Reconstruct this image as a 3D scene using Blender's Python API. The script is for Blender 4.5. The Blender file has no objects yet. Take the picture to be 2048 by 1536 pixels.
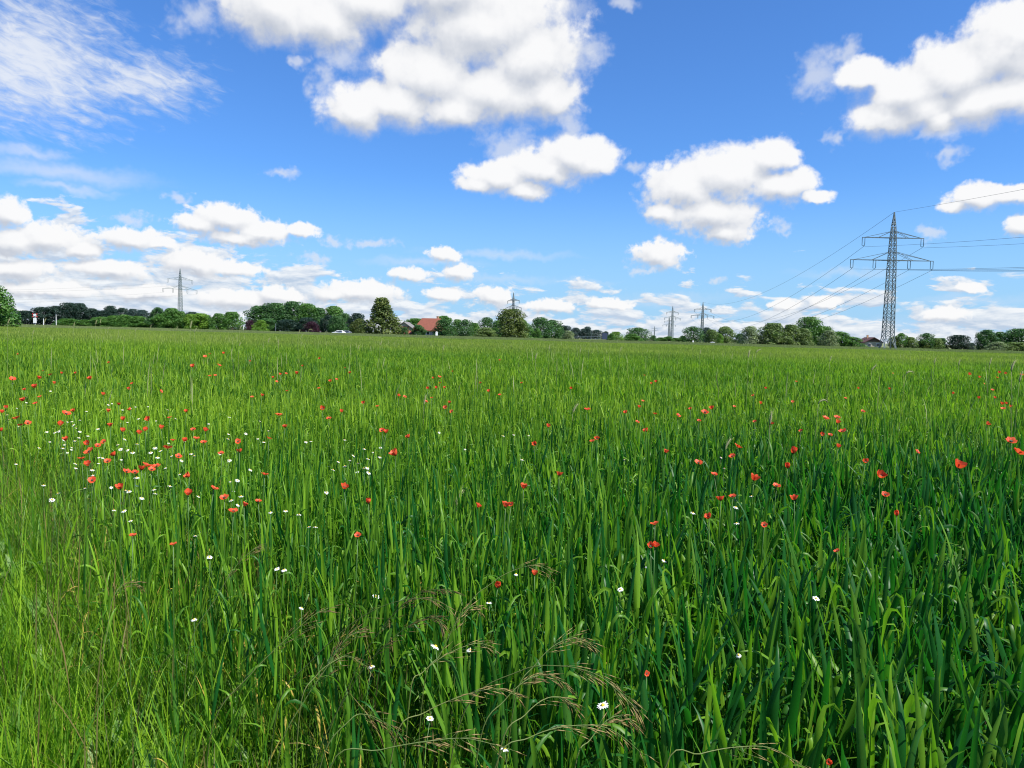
import bpy, bmesh, math, random
import numpy as np
from mathutils import Vector, Matrix, Euler

S = bpy.context.scene
COL = S.collection
R = math.radians
rng = np.random.default_rng(7)
random.seed(7)

# ------------------------------------------------------------------ camera
FPX = 1547.0                      # focal length in photo pixels (2048 wide)
CAM_Z, PITCH, ROLL = 1.5, 3.62, 1.25
cam_d = bpy.data.cameras.new("camera")
cam = bpy.data.objects.new("camera", cam_d)
COL.objects.link(cam)
cam_d.sensor_width = 36.0
cam_d.lens = 36.0 * FPX / 2048.0
cam_d.clip_start, cam_d.clip_end = 0.05, 12000.0
CAM_M = Matrix.Translation((0, 0, CAM_Z)) @ Matrix.Rotation(R(90 - PITCH), 4, 'X') @ Matrix.Rotation(R(ROLL), 4, 'Z')
cam.matrix_world = CAM_M
S.camera = cam
CR = CAM_M.to_3x3()

# ------------------------------------------------------------------ render look, sun
S.view_settings.view_transform = 'Standard'
S.view_settings.look = 'None'
S.view_settings.exposure = 1.0
S.view_settings.gamma = 1.0
S.cycles.max_bounces = 7
S.cycles.diffuse_bounces = 3
S.cycles.glossy_bounces = 2
S.cycles.transmission_bounces = 4
S.cycles.filter_width = 1.1
SUN_AZ, SUN_EL = 118.0, 52.0      # clockwise from the view direction, above the horizon
sun_dir = Vector((math.sin(R(SUN_AZ)) * math.cos(R(SUN_EL)), math.cos(R(SUN_AZ)) * math.cos(R(SUN_EL)), math.sin(R(SUN_EL))))
sd = bpy.data.lights.new("sun", 'SUN')
sd.energy, sd.angle, sd.color = 5.0, R(0.53), (1.0, 0.955, 0.88)
sun = bpy.data.objects.new("sun", sd)
COL.objects.link(sun)
sun.rotation_euler = sun_dir.to_track_quat('Z', 'Y').to_euler()


def ray(px, py):
    d = CR @ Vector(((px - 1024) / FPX, -(py - 768) / FPX, -1.0))
    return d.normalized()


def azel(px, py):
    d = ray(px, py)
    return math.degrees(math.atan2(d.x, d.y)), math.degrees(math.asin(d.z))


# ------------------------------------------------------------------ node helpers
class NT:
    def __init__(self, tree):
        self.t = tree

    def n(self, typ, **kw):
        nd = self.t.nodes.new(typ)
        for k, v in kw.items():
            setattr(nd, k, v)
        return nd

    def set(self, sock, v):
        if isinstance(v, bpy.types.NodeSocket):
            self.t.links.new(v, sock)
        elif v is not None:
            sock.default_value = v

    def math(self, op, a, b=None, c=None, clamp=False):
        nd = self.n('ShaderNodeMath', operation=op, use_clamp=clamp)
        for i, v in enumerate((a, b, c)):
            self.set(nd.inputs[i], v)
        return nd.outputs[0]

    def vec(self, op, a, b=None, c=None, out=0):
        nd = self.n('ShaderNodeVectorMath', operation=op)
        for i, v in enumerate((a, b, c)):
            self.set(nd.inputs[i], v)
        return nd.outputs['Value'] if out == 'v' else nd.outputs[0]

    def noise(self, v, scale, detail=4.0, rough=0.5, dist=0.0, color=False, dim='3D'):
        nd = self.n('ShaderNodeTexNoise', noise_dimensions=dim)
        self.set(nd.inputs['Vector'], v)
        nd.inputs['Scale'].default_value = scale
        nd.inputs['Detail'].default_value = detail
        nd.inputs['Roughness'].default_value = rough
        nd.inputs['Distortion'].default_value = dist
        return nd.outputs['Color'] if color else nd.outputs['Fac']

    def smooth(self, v, a, b, lo=0.0, hi=1.0):
        nd = self.n('ShaderNodeMapRange', interpolation_type='SMOOTHSTEP')
        self.set(nd.inputs[0], v)
        for i, x in enumerate((a, b, lo, hi)):
            self.set(nd.inputs[1 + i], x)
        return nd.outputs[0]

    def lin(self, v, a, b, lo=0.0, hi=1.0):
        nd = self.n('ShaderNodeMapRange')
        self.set(nd.inputs[0], v)
        for i, x in enumerate((a, b, lo, hi)):
            self.set(nd.inputs[1 + i], x)
        return nd.outputs[0]

    def mix(self, f, a, b, blend='MIX'):
        nd = self.n('ShaderNodeMix', data_type='RGBA', blend_type=blend)
        self.set(nd.inputs[0], f)
        for i, v in ((6, a), (7, b)):
            if isinstance(v, tuple) and len(v) == 3:
                v = v + (1.0,)
            self.set(nd.inputs[i], v)
        return nd.outputs[2]

    def comb(self, x, y, z=0.0):
        nd = self.n('ShaderNodeCombineXYZ')
        for i, v in enumerate((x, y, z)):
            self.set(nd.inputs[i], v)
        return nd.outputs[0]

    def sep(self, v):
        nd = self.n('ShaderNodeSeparateXYZ')
        self.set(nd.inputs[0], v)
        return nd.outputs


# ------------------------------------------------------------------ sky with clouds (world, azimuth / elevation)
CUMULUS = [  # centre x, y, radius x, y in photo pixels, turned into azimuth / elevation below
    (550, 15, 125, 85), (650, 40, 110, 75), (740, 0, 120, 70),
    (960, 50, 190, 110), (1060, 120, 115, 100), (900, -20, 170, 80), (860, 150, 120, 90), (1000, 185, 160, 72), (1090, 185, 72, 62),
    (715, 222, 82, 52), (800, 205, 100, 58), (905, 215, 130, 44), (1108, 200, 50, 40),
    (1150, 312, 88, 48), (1090, 340, 90, 40), (1000, 352, 80, 34), (955, 366, 44, 18), (1052, 378, 60, 26), (1185, 328, 52, 32),
    (1365, 378, 88, 62), (1465, 352, 112, 62), (1542, 318, 54, 38), (1562, 372, 76, 38), (1628, 392, 42, 16), (1420, 430, 110, 46), (1330, 425, 46, 30), (1450, 460, 62, 30),
    (1318, 512, 58, 32),
    (2020, 100, 130, 95), (1915, 145, 130, 80), (1820, 185, 110, 68), (1775, 235, 95, 45), (2010, 190, 130, 62), (1730, 150, 60, 36), (1880, 240, 60, 36), (1950, 205, 120, 62), (1850, 215, 100, 52), (2040, 60, 90, 60),
    (1950, 392, 72, 28), (2030, 385, 80, 24), (1905, 412, 40, 14), (2045, 452, 42, 26),
    (455, 440, 74, 34), (400, 450, 62, 24), (525, 462, 72, 26), (600, 462, 38, 17), (485, 474, 100, 18),
    (262, 482, 78, 27), (322, 492, 36, 14), (15, 430, 48, 36), (95, 478, 90, 34), (20, 485, 90, 38), (165, 500, 50, 22),
    (395, 530, 78, 32), (465, 538, 68, 18), (20, 540, 110, 26), (215, 540, 90, 22), (100, 580, 120, 20), (290, 585, 90, 18),
    (720, 582, 84, 24), (672, 590, 50, 20), (560, 592, 60, 20), (480, 600, 90, 24), (888, 588, 44, 15), (988, 594, 40, 20), (1100, 612, 54, 15), (1215, 608, 48, 13),
    (915, 547, 34, 18), (888, 512, 32, 18), (812, 550, 46, 16), (1650, 605, 36, 16), (1572, 610, 32, 14), (1890, 630, 50, 16), (1942, 575, 30, 12),
]
WISPS = [
    (1180, 108, 52, 44), (1145, 245, 40, 36), (690, 125, 56, 48), (1110, 15, 70, 46), (1010, 300, 66, 52), (1640, 150, 62, 62), (1690, 112, 36, 36), (1890, 268, 56, 34),
    (1895, 312, 62, 22), (1290, 548, 30, 12), (1565, 447, 34, 20), (1430, 565, 22, 11), (352, 397, 32, 16), (262, 437, 58, 16), (748, 484, 74, 16), (655, 480, 38, 14),
    (568, 342, 44, 14), (622, 520, 36, 14), (380, 40, 60, 50), (1255, 330, 34, 20), (1660, 280, 30, 24), (1860, 470, 44, 16), (650, 170, 40, 40), (1250, 5, 40, 20), (600, 130, 30, 20),
]
STREAKS = [
    (1000, 509, 170, 11), (850, 527, 140, 11), (1160, 563, 80, 7), (120, 344, 230, 26), (60, 305, 100, 16), (140, 378, 110, 12), (1700, 545, 130, 12), (1950, 600, 170, 16),
    (1330, 600, 170, 14), (1500, 630, 190, 14), (1000, 560, 150, 12), (1250, 640, 200, 16), (700, 620, 260, 16), (1850, 650, 220, 18), (200, 620, 240, 20),
]


def ell(c):
    cx, cy, rx, ry = c
    a, e = azel(cx, cy)
    a1, _ = azel(cx + rx, cy)
    a0, _ = azel(cx - rx, cy)
    _, e1 = azel(cx, cy - ry)
    _, e0 = azel(cx, cy + ry)
    return a, e, abs(a1 - a0) / 2, abs(e1 - e0) / 2


def blob_group(name, blobs, k, amp, warp, freq, squash=1.0, soft_only=False, bias=1.05):
    """union of soft ellipses in azimuth / elevation, ragged by noise; 'soft' is the same mass without the fine detail"""
    g = bpy.data.node_groups.new(name, 'ShaderNodeTree')
    g.interface.new_socket('P', in_out='INPUT', socket_type='NodeSocketVector')
    g.interface.new_socket('F', in_out='OUTPUT', socket_type='NodeSocketFloat')
    g.interface.new_socket('soft', in_out='OUTPUT', socket_type='NodeSocketFloat')
    b = NT(g)
    gi, go = b.n('NodeGroupInput'), b.n('NodeGroupOutput')
    P = gi.outputs[0]
    Q = b.vec('ADD', P, b.vec('MULTIPLY_ADD', b.noise(P, 0.28, 1, color=True), (warp, warp * 0.7, 0), (-warp / 2, -warp * 0.35, 0)))
    Q = b.vec('ADD', Q, b.vec('MULTIPLY_ADD', b.noise(P, 1.1, 2, 0.6, color=True), (warp * 0.8, warp * 0.6, 0), (-warp * 0.4, -warp * 0.3, 0)))
    cur = None
    for c in blobs:
        a, e, rx, ry = ell(c)
        s = (1 / rx, 1 / ry, 0)
        d = b.vec('LENGTH', b.vec('MULTIPLY_ADD', Q, s, (-a * s[0], -e * s[1], 0)), out='v')
        cur = d if cur is None else b.math('SMOOTH_MIN', cur, d, k)
    f = b.math('SUBTRACT', bias, cur)
    Pq = b.vec('MULTIPLY', P, (1, squash, 1))
    n1 = b.noise(Pq, freq, 3 if soft_only else 7, 0.56, 0.2)
    soft = b.math('MULTIPLY_ADD', b.math('SUBTRACT', n1, 0.5), amp * 0.34, f)
    if soft_only:
        b.t.links.new(soft, go.inputs[0])
        b.t.links.new(soft, go.inputs[1])
        return g
    n2 = b.noise(Pq, freq * 3.4, 5, 0.54, 0.2)
    low = b.smooth(b.sep(P)[1], 15, 5, 0.20, 0.72)
    nn = b.math('ADD', b.math('MULTIPLY', n1, b.math('SUBTRACT', 1.0, low)), b.math('MULTIPLY', n2, low))
    ampv = b.smooth(b.sep(P)[1], 15, 5, amp, amp * 1.35)
    f = b.math('ADD', f, b.math('MULTIPLY', b.math('SUBTRACT', nn, 0.5), ampv))
    b.t.links.new(f, go.inputs[0])
    b.t.links.new(soft, go.inputs[1])
    return g


world = bpy.data.worlds.new("World")
S.world = world
world.use_nodes = True
W = NT(world.node_tree)
world.node_tree.nodes.clear()
tc = W.n('ShaderNodeTexCoord')
D = W.vec('NORMALIZE', tc.outputs['Generated'])
dx, dy, dz = W.sep(D)
az = W.math('MULTIPLY', W.math('ARCTAN2', dx, dy), 57.29578)
el = W.math('MULTIPLY', W.math('ARCSINE', dz), 57.29578)
P = W.comb(az, el)
sky = W.n('ShaderNodeTexSky', sky_type='NISHITA')
sky.sun_disc = False
sky.sun_elevation = R(SUN_EL)
sky.sun_rotation = R(SUN_AZ)
sky.air_density, sky.dust_density, sky.ozone_density = 1.0, 0.6, 2.2
SKY_STR = 0.13
base = W.vec('SCALE', sky.outputs[0])
base.node.inputs['Scale'].default_value = SKY_STR
col = W.vec('MULTIPLY', base, (0.50, 0.89, 1.42))     # the camera's cool, saturated rendering of the sky


def use(g, p):
    nd = W.n('ShaderNodeGroup')
    nd.node_tree = g
    W.set(nd.inputs[0], p)
    return nd.outputs


# thin streaks of high cloud
gs = blob_group('streak_clouds', STREAKS, 0.3, 1.5, 1.6, 0.30, 4.0, True)
fs = use(gs, P)[0]
col = W.mix(W.smooth(fs, -0.15, 1.1, 0, 0.62), col, (0.74, 0.80, 0.90))
# rippled high cloud, upper left
ra, re_, rrx, rry = ell((70, 120, 250, 190))
rp = W.vec('LENGTH', W.vec('MULTIPLY_ADD', P, (1 / rrx, 1 / rry, 0), (-ra / rrx, -re_ / rry, 0)), out='v')
ra2, re2, rrx2, rry2 = ell((260, 160, 190, 85))
rp2 = W.vec('LENGTH', W.vec('MULTIPLY_ADD', P, (1 / rrx2, 1 / rry2, 0), (-ra2 / rrx2, -re2 / rry2, 0)), out='v')
rp = W.math('SMOOTH_MIN', rp, W.math('ADD', rp2, 0.12), 0.3)
rot = W.n('ShaderNodeVectorRotate', rotation_type='Z_AXIS')
W.set(rot.inputs['Vector'], P)
rot.inputs['Angle'].default_value = R(14)
rv = W.vec('MULTIPLY', rot.outputs[0], (0.55, 1.5, 1))
rip = W.noise(rv, 1.25, 6, 0.6, 0.5)
big = W.noise(P, 0.2, 4, 0.55, 0.4)
fr = W.math('SUBTRACT', 1.08, rp)
fr = W.math('ADD', fr, W.math('MULTIPLY', W.math('SUBTRACT', rip, 0.5), 1.7))
fr = W.math('ADD', fr, W.math('MULTIPLY', W.math('SUBTRACT', big, 0.5), 0.9))
col = W.mix(W.smooth(fr, -0.05, 1.05, 0, 0.86), col, W.mix(W.smooth(fr, 0.2, 1.2), (0.66, 0.73, 0.86), (0.86, 0.89, 0.94)))
# low bank of small far cumulus along the horizon
bn = W.vec('MULTIPLY', P, (0.55, 1.6, 1))
b1 = W.noise(bn, 0.52, 6, 0.58, 0.3)
b2 = W.noise(W.vec('ADD', bn, (0.06, 0.42, 0)), 0.52, 4, 0.58, 0.3)
cov = W.lin(el, 0.0, 13.0, 0.16, -0.56)
cov = W.math('ADD', cov, W.smooth(az, -4, -26, 0, 0.16))
fb = W.math('ADD', W.math('SUBTRACT', b1, 0.5), cov)
lb = W.math('MULTIPLY_ADD', W.math('SUBTRACT', b1, b2), 4.6, 0.50, clamp=True)
col = W.mix(W.smooth(el, 12.0, 0.0, 0, 0.75), col, (0.40, 0.68, 0.98))
col = W.mix(W.math('MULTIPLY', W.smooth(fb, -0.02, 0.08), 0.90), col, W.mix(lb, (0.54, 0.63, 0.77), (0.95, 0.96, 0.97)))
# wisps
gw = blob_group('wisp_clouds', WISPS, 0.2, 2.0, 2.2, 0.55)
fw = use(gw, P)[0]
col = W.mix(W.smooth(fw, 0.0, 1.0, 0, 0.66), col, (0.76, 0.80, 0.88))
# cumulus
gc = blob_group('cumulus_clouds', CUMULUS, 0.20, 1.22, 0.9, 0.58, bias=1.19)
gl = blob_group('cumulus_light', CUMULUS, 0.20, 1.22, 0.9, 0.58, soft_only=True, bias=1.19)
f0 = use(gc, P)[0]
s0 = use(gl, P)[0]
s1 = use(gl, W.vec('ADD', P, W.comb(0.3, W.smooth(el, 4, 17, 0.5, 1.2))))[0]
lit = W.math('MULTIPLY_ADD', W.math('SUBTRACT', s0, s1), 0.95, 0.50)
lit = W.math('ADD', lit, W.math('MULTIPLY', W.math('SUBTRACT', f0, s0), 0.16))
lit = W.math('ADD', lit, W.math('MULTIPLY', W.math('SUBTRACT', big, 0.5), 0.6))
lit = W.smooth(lit, 0.05, 0.85)
ccol = W.mix(lit, (0.57, 0.61, 0.69), (0.97, 0.97, 0.975))
soft_edge = W.lin(lit, 0.0, 1.0, 0.85, 0.40)
al = W.math('DIVIDE', f0, soft_edge, clamp=True)
al = W.smooth(al, 0.0, 1.0, 0.0, 0.985)
col = W.mix(al, col, ccol)
bg = W.n('ShaderNodeBackground')
W.set(bg.inputs['Color'], col)
bg.inputs['Strength'].default_value = 0.50
wo = W.n('ShaderNodeOutputWorld')
W.t.links.new(bg.outputs[0], wo.inputs[0])
world.cycles.sampling_method = 'MANUAL'
world.cycles.sample_map_resolution = 512

# ------------------------------------------------------------------ general helpers
TILT = math.tan(R(0.28))


def gz(x, y):
    """height of the ground: a very gentle fall to the right"""
    return -np.clip(x, -400, 400) * TILT + 0.03 * np.sin(np.asarray(x) * 0.21 + 1.3) * np.sin(np.asarray(y) * 0.17)


def on_plane(px, py, h):
    """point where the ray of a photo pixel meets the height h over the ground"""
    d = ray(px, py)
    z = h
    for _ in range(4):
        t = (z - CAM_Z) / d.z if d.z < -1e-4 else 400.0
        if t < 0 or t > 400:
            t = 400.0
        x, y = d.x * t, d.y * t
        z = float(gz(x, y)) + h
    return Vector((x, y, z))


def at_depth(px, py, Y):
    d = ray(px, py)
    t = Y / d.y
    return Vector((d.x * t, Y, CAM_Z + d.z * t))


def foot(px, Y):
    p = at_depth(px, 690, Y)
    return Vector((p.x, Y, float(gz(p.x, Y))))


def tag(o, label=None, cat=None, group=None, kind=None):
    if label:
        o['label'] = label
    if cat:
        o['category'] = cat
    if group:
        o['group'] = group
    if kind:
        o['kind'] = kind
    return o


def link(name, me, parent=None):
    o = bpy.data.objects.new(name, me)
    COL.objects.link(o)
    if parent is not None:
        o.parent = parent
    return o


def empty(name, loc, rz=0.0):
    o = link(name, None)
    o.empty_display_size = 0.2
    o.location = loc
    o.rotation_euler = (0, 0, rz)
    return o


def mesh_np(name, verts, faces, mats, attrs=None, fmat=None, smooth=True):
    verts = np.asarray(verts, np.float32).reshape(-1, 3)
    faces = np.asarray(faces, np.int32)
    me = bpy.data.meshes.new(name)
    n, k = faces.shape
    me.vertices.add(len(verts))
    me.vertices.foreach_set('co', verts.ravel())
    me.loops.add(n * k)
    me.loops.foreach_set('vertex_index', faces.ravel())
    me.polygons.add(n)
    me.polygons.foreach_set('loop_start', np.arange(0, n * k, k, dtype=np.int32))
    me.polygons.foreach_set('loop_total', np.full(n, k, np.int32))
    if fmat is not None:
        me.polygons.foreach_set('material_index', np.asarray(fmat, np.int32))
    if smooth:
        me.polygons.foreach_set('use_smooth', np.ones(n, bool))
    for m in mats:
        me.materials.append(m)
    me.update(calc_edges=True)
    if attrs:
        for an, (ty, data) in attrs.items():
            a = me.attributes.new(an, ty, 'POINT')
            key = 'vector' if ty == 'FLOAT_VECTOR' else 'value'
            a.data.foreach_set(key, np.asarray(data).ravel())
    return me


class MB:
    """collects boxes, bars, tubes and free polygons into one mesh"""

    def __init__(self):
        self.v, self.f, self.m = [], [], []

    def add(self, vs, fs, m=0):
        o = len(self.v)
        self.v += [tuple(v) for v in vs]
        self.f += [tuple(i + o for i in f) for f in fs]
        self.m += [m] * len(fs)

    def box(self, lo, hi, m=0):
        x0, y0, z0 = lo
        x1, y1, z1 = hi
        self.add([(x0, y0, z0), (x1, y0, z0), (x1, y1, z0), (x0, y1, z0), (x0, y0, z1), (x1, y0, z1), (x1, y1, z1), (x0, y1, z1)],
                 [(0, 3, 2, 1), (4, 5, 6, 7), (0, 1, 5, 4), (1, 2, 6, 5), (2, 3, 7, 6), (3, 0, 4, 7)], m)

    def tube(self, pts, rad, n=6, m=0, cap=True):
        pts = [Vector(p) for p in pts]
        rad = rad if isinstance(rad, (list, tuple)) else [rad] * len(pts)
        rings = []
        for i, p in enumerate(pts):
            d = (pts[min(i + 1, len(pts) - 1)] - pts[max(i - 1, 0)]).normalized()
            a = d.orthogonal().normalized() if i == 0 else (u - d * u.dot(d)).normalized()
            u = a
            b = d.cross(a)
            rings.append([p + (a * math.cos(2 * math.pi * k / n) + b * math.sin(2 * math.pi * k / n)) * rad[i] for k in range(n)])
        vs = [v for r in rings for v in r]
        fs = [(i * n + k, i * n + (k + 1) % n, (i + 1) * n + (k + 1) % n, (i + 1) * n + k) for i in range(len(pts) - 1) for k in range(n)]
        if cap:
            fs += [tuple(range(n - 1, -1, -1)), tuple((len(pts) - 1) * n + k for k in range(n))]
        self.add(vs, fs, m)

    def bar(self, a, b, r, m=0):
        self.tube([a, b], r, 4, m)

    def mesh(self, name, mats, smooth=False):
        me = bpy.data.meshes.new(name)
        me.from_pydata(self.v, [], self.f)
        for m in (mats if isinstance(mats, (list, tuple)) else [mats]):
            me.materials.append(m)
        me.polygons.foreach_set('material_index', np.asarray(self.m, np.int32))
        if smooth:
            me.polygons.foreach_set('use_smooth', np.ones(len(self.f), bool))
        me.update()
        return me

    def build(self, name, mats, parent=None, smooth=False):
        return link(name, self.mesh(name, mats, smooth), parent)


# ------------------------------------------------------------------ materials
def new_mat(name):
    m = bpy.data.materials.new(name)
    m.use_nodes = True
    m.node_tree.nodes.clear()
    return m, NT(m.node_tree)


def plain(name, c, rough=0.6, metal=0.0, noise=0.15, scale=3.0, spec=0.4):
    m, b = new_mat(name)
    p = b.n('ShaderNodeBsdfPrincipled')
    o = b.n('ShaderNodeOutputMaterial')
    t = b.n('ShaderNodeTexCoord')
    f = b.noise(t.outputs['Object'], scale, 5, 0.6)
    lo = tuple(x * (1 - noise * 2) for x in c)
    hi = tuple(min(1, x * (1 + noise * 2)) for x in c)
    b.set(p.inputs['Base Color'], b.mix(f, lo, hi))
    p.inputs['Roughness'].default_value = rough
    p.inputs['Metallic'].default_value = metal
    p.inputs['Specular IOR Level'].default_value = spec
    b.t.links.new(p.outputs[0], o.inputs[0])
    return m


def leaf_mat(name, cols, trans=0.4, rough=0.45, spec=0.35, field=None, tcol=None, dry=None, drift=0.0, onward=None):
    """blade / foliage: tint attribute picks between colours, large soft patches in the field shift them"""
    m, b = new_mat(name)
    o = b.n('ShaderNodeOutputMaterial')
    at = b.n('ShaderNodeAttribute', attribute_name='tint')
    t = at.outputs['Fac']
    geo = b.n('ShaderNodeNewGeometry')
    if field:
        sc, amt = field
        pos = b.vec('MULTIPLY', geo.outputs['Position'], (1, 1, 0))
        n = b.noise(pos, sc, 4, 0.6)
        px = b.sep(geo.outputs['Position'])
        n2 = b.noise(b.vec('MULTIPLY', pos, (0.25, 1, 0)), sc * 3.1, 3, 0.5)
        fac = b.math('ADD', b.math('MULTIPLY', b.math('SUBTRACT', n, 0.5), amt), b.math('MULTIPLY', b.math('SUBTRACT', n2, 0.5), amt * 0.6))
        if drift:                                  # lusher, bluer crop rightwards; sunlit left and shadier right also put into the colour
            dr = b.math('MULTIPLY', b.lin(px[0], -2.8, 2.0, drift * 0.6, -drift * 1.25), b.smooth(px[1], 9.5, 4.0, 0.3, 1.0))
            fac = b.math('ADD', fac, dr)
        t = b.math('ADD', t, fac, clamp=True)
    c = b.mix(t, cols[0], cols[1])
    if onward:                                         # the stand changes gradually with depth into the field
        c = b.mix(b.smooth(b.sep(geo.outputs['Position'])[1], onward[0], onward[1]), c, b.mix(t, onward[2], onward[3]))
    if dry:
        c = b.mix(b.smooth(at.outputs['Fac'], dry[0], dry[0] + 0.02), c, dry[1])
    p = b.n('ShaderNodeBsdfPrincipled')
    b.set(p.inputs['Base Color'], c)
    p.inputs['Roughness'].default_value = rough
    p.inputs['Specular IOR Level'].default_value = spec
    tr = b.n('ShaderNodeBsdfTranslucent')
    b.set(tr.inputs['Color'], b.mix(1.0, c, tcol or (1.5, 1.75, 0.7), 'MULTIPLY'))
    mx = b.n('ShaderNodeMixShader')
    mx.inputs[0].default_value = trans
    b.t.links.new(p.outputs[0], mx.inputs[1])
    b.t.links.new(tr.outputs[0], mx.inputs[2])
    b.t.links.new(mx.outputs[0], o.inputs[0])
    return m


M = {}
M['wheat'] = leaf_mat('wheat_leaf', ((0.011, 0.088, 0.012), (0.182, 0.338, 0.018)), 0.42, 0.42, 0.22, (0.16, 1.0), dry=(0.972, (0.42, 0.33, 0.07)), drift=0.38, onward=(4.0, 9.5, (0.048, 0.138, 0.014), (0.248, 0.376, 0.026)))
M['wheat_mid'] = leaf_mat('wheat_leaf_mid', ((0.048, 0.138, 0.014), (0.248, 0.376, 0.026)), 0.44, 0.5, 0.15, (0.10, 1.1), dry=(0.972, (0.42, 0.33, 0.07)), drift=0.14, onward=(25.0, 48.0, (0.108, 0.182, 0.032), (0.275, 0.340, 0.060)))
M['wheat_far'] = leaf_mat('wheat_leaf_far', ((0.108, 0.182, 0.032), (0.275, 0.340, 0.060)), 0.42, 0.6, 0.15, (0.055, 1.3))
M['crop_far'] = leaf_mat('second_crop', ((0.115, 0.158, 0.052), (0.195, 0.235, 0.088)), 0.3, 0.55, 0.3, (0.02, 1.0))
M['verge'] = leaf_mat('verge_grass', ((0.040, 0.140, 0.008), (0.215, 0.360, 0.018)), 0.46, 0.5, 0.2, (0.9, 0.8), dry=(0.95, (0.36, 0.26, 0.08)))
M['herb'] = leaf_mat('mayweed_leaf', ((0.05, 0.13, 0.015), (0.13, 0.24, 0.03)), 0.35)
M['stem'] = leaf_mat('flower_stem', ((0.05, 0.12, 0.02), (0.10, 0.18, 0.04)), 0.15)
M['rye'] = leaf_mat('rye_straw', ((0.16, 0.19, 0.07), (0.30, 0.31, 0.15)), 0.2, 0.6)
M['ear'] = leaf_mat('rye_ear', ((0.26, 0.27, 0.13), (0.44, 0.42, 0.25)), 0.25, 0.6)
M['brome'] = leaf_mat('brome_spikelet', ((0.12, 0.085, 0.026), (0.30, 0.225, 0.080)), 0.3, 0.55, tcol=(1.2, 1.1, 0.8))
M['brome_stem'] = leaf_mat('brome_stem', ((0.06, 0.11, 0.02), (0.13, 0.16, 0.04)), 0.2, 0.55)
M['bark'] = plain('bark', (0.075, 0.06, 0.045), 0.9, noise=0.3, scale=2)
M['soil'] = plain('soil', (0.05, 0.036, 0.022), 0.95, noise=0.4, scale=6)


def petal_mat(name, c1, c2, trans, tcol):
    m, b = new_mat(name)
    o = b.n('ShaderNodeOutputMaterial')
    t = b.n('ShaderNodeTexCoord')
    f = b.noise(t.outputs['Object'], 60, 3, 0.5)
    oi = b.n('ShaderNodeObjectInfo')
    f = b.math('ADD', b.math('MULTIPLY', f, 0.5), b.math('MULTIPLY', oi.outputs['Random'], 0.5))
    c = b.mix(f, c1, c2)
    p = b.n('ShaderNodeBsdfPrincipled')
    b.set(p.inputs['Base Color'], c)
    p.inputs['Roughness'].default_value = 0.5
    p.inputs['Specular IOR Level'].default_value = 0.25
    tr = b.n('ShaderNodeBsdfTranslucent')
    b.set(tr.inputs['Color'], b.mix(1.0, c, tcol, 'MULTIPLY'))
    mx = b.n('ShaderNodeMixShader')
    mx.inputs[0].default_value = trans
    b.t.links.new(p.outputs[0], mx.inputs[1])
    b.t.links.new(tr.outputs[0], mx.inputs[2])
    b.t.links.new(mx.outputs[0], o.inputs[0])
    return m


M['petal'] = petal_mat('poppy_petal', (0.56, 0.036, 0.014), (0.80, 0.150, 0.052), 0.4, (1.15, 1.1, 1.0))
M['ray_floret'] = petal_mat('daisy_petal', (0.78, 0.79, 0.78), (0.86, 0.86, 0.84), 0.25, (1, 1, 1))
M['disc_floret'] = plain('daisy_disc', (0.72, 0.45, 0.03), 0.8, noise=0.2, scale=200)
M['capsule'] = plain('poppy_centre', (0.03, 0.035, 0.02), 0.7, noise=0.3, scale=150)

# ------------------------------------------------------------------ ground
def ground_mat():
    m, b = new_mat('ground')
    o = b.n('ShaderNodeOutputMaterial')
    g = b.n('ShaderNodeNewGeometry')
    pos = g.outputs['Position']
    x, y, z = b.sep(pos)
    n1 = b.noise(pos, 5.0, 6, 0.65)
    soil = b.mix(n1, (0.020, 0.016, 0.010), (0.075, 0.055, 0.032))
    n2 = b.noise(pos, 0.03, 6, 0.65)
    n3 = b.noise(pos, 0.9, 5, 0.7)
    mead = b.mix(b.math('ADD', b.math('MULTIPLY', n2, 0.6), b.math('MULTIPLY', n3, 0.4)), (0.060, 0.095, 0.022), (0.165, 0.180, 0.055))
    p = b.n('ShaderNodeBsdfPrincipled')
    b.set(p.inputs['Base Color'], b.mix(b.smooth(y, 224, 230), soil, mead))
    p.inputs['Roughness'].default_value = 0.95
    bp = b.n('ShaderNodeBump')
    bp.inputs['Strength'].default_value = 0.6
    b.set(bp.inputs['Height'], n1)
    b.t.links.new(bp.outputs[0], p.inputs['Normal'])
    b.t.links.new(p.outputs[0], o.inputs[0])
    return m


xs = np.unique(np.concatenate([np.linspace(-5000, -500, 19), np.linspace(-480, 480, 97), np.linspace(500, 5000, 19)]))
ys = np.unique(np.concatenate([np.linspace(-300, 0, 11), np.linspace(0, 60, 31), np.linspace(70, 500, 44), np.linspace(600, 9000, 22)]))
X, Y = np.meshgrid(xs, ys)
V = np.stack([X, Y, gz(X, Y)], -1)
nx, ny = len(xs), len(ys)
I, J = np.meshgrid(np.arange(nx - 1), np.arange(ny - 1))
q = (J * nx + I).ravel()
ground = link('ground', mesh_np('ground', V, np.stack([q, q + 1, q + nx + 1, q + nx], 1), [ground_mat()]))
tag(ground, kind='structure')

# country road beyond the fields
rd = []
M['asphalt'] = plain('asphalt', (0.055, 0.055, 0.058), 0.9, noise=0.15, scale=1.0)
rx_ = np.linspace(-400, 400, 81)
rv_ = np.concatenate([np.stack([rx_, np.full(81, 252.0), gz(rx_, 252.0) + 0.06], 1), np.stack([rx_, np.full(81, 258.0), gz(rx_, 258.0) + 0.06], 1)])
road = link('road', mesh_np('road', rv_, [(i, i + 1, i + 82, i + 81) for i in range(80)], [M['asphalt']]))
tag(road, kind='structure')


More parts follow.
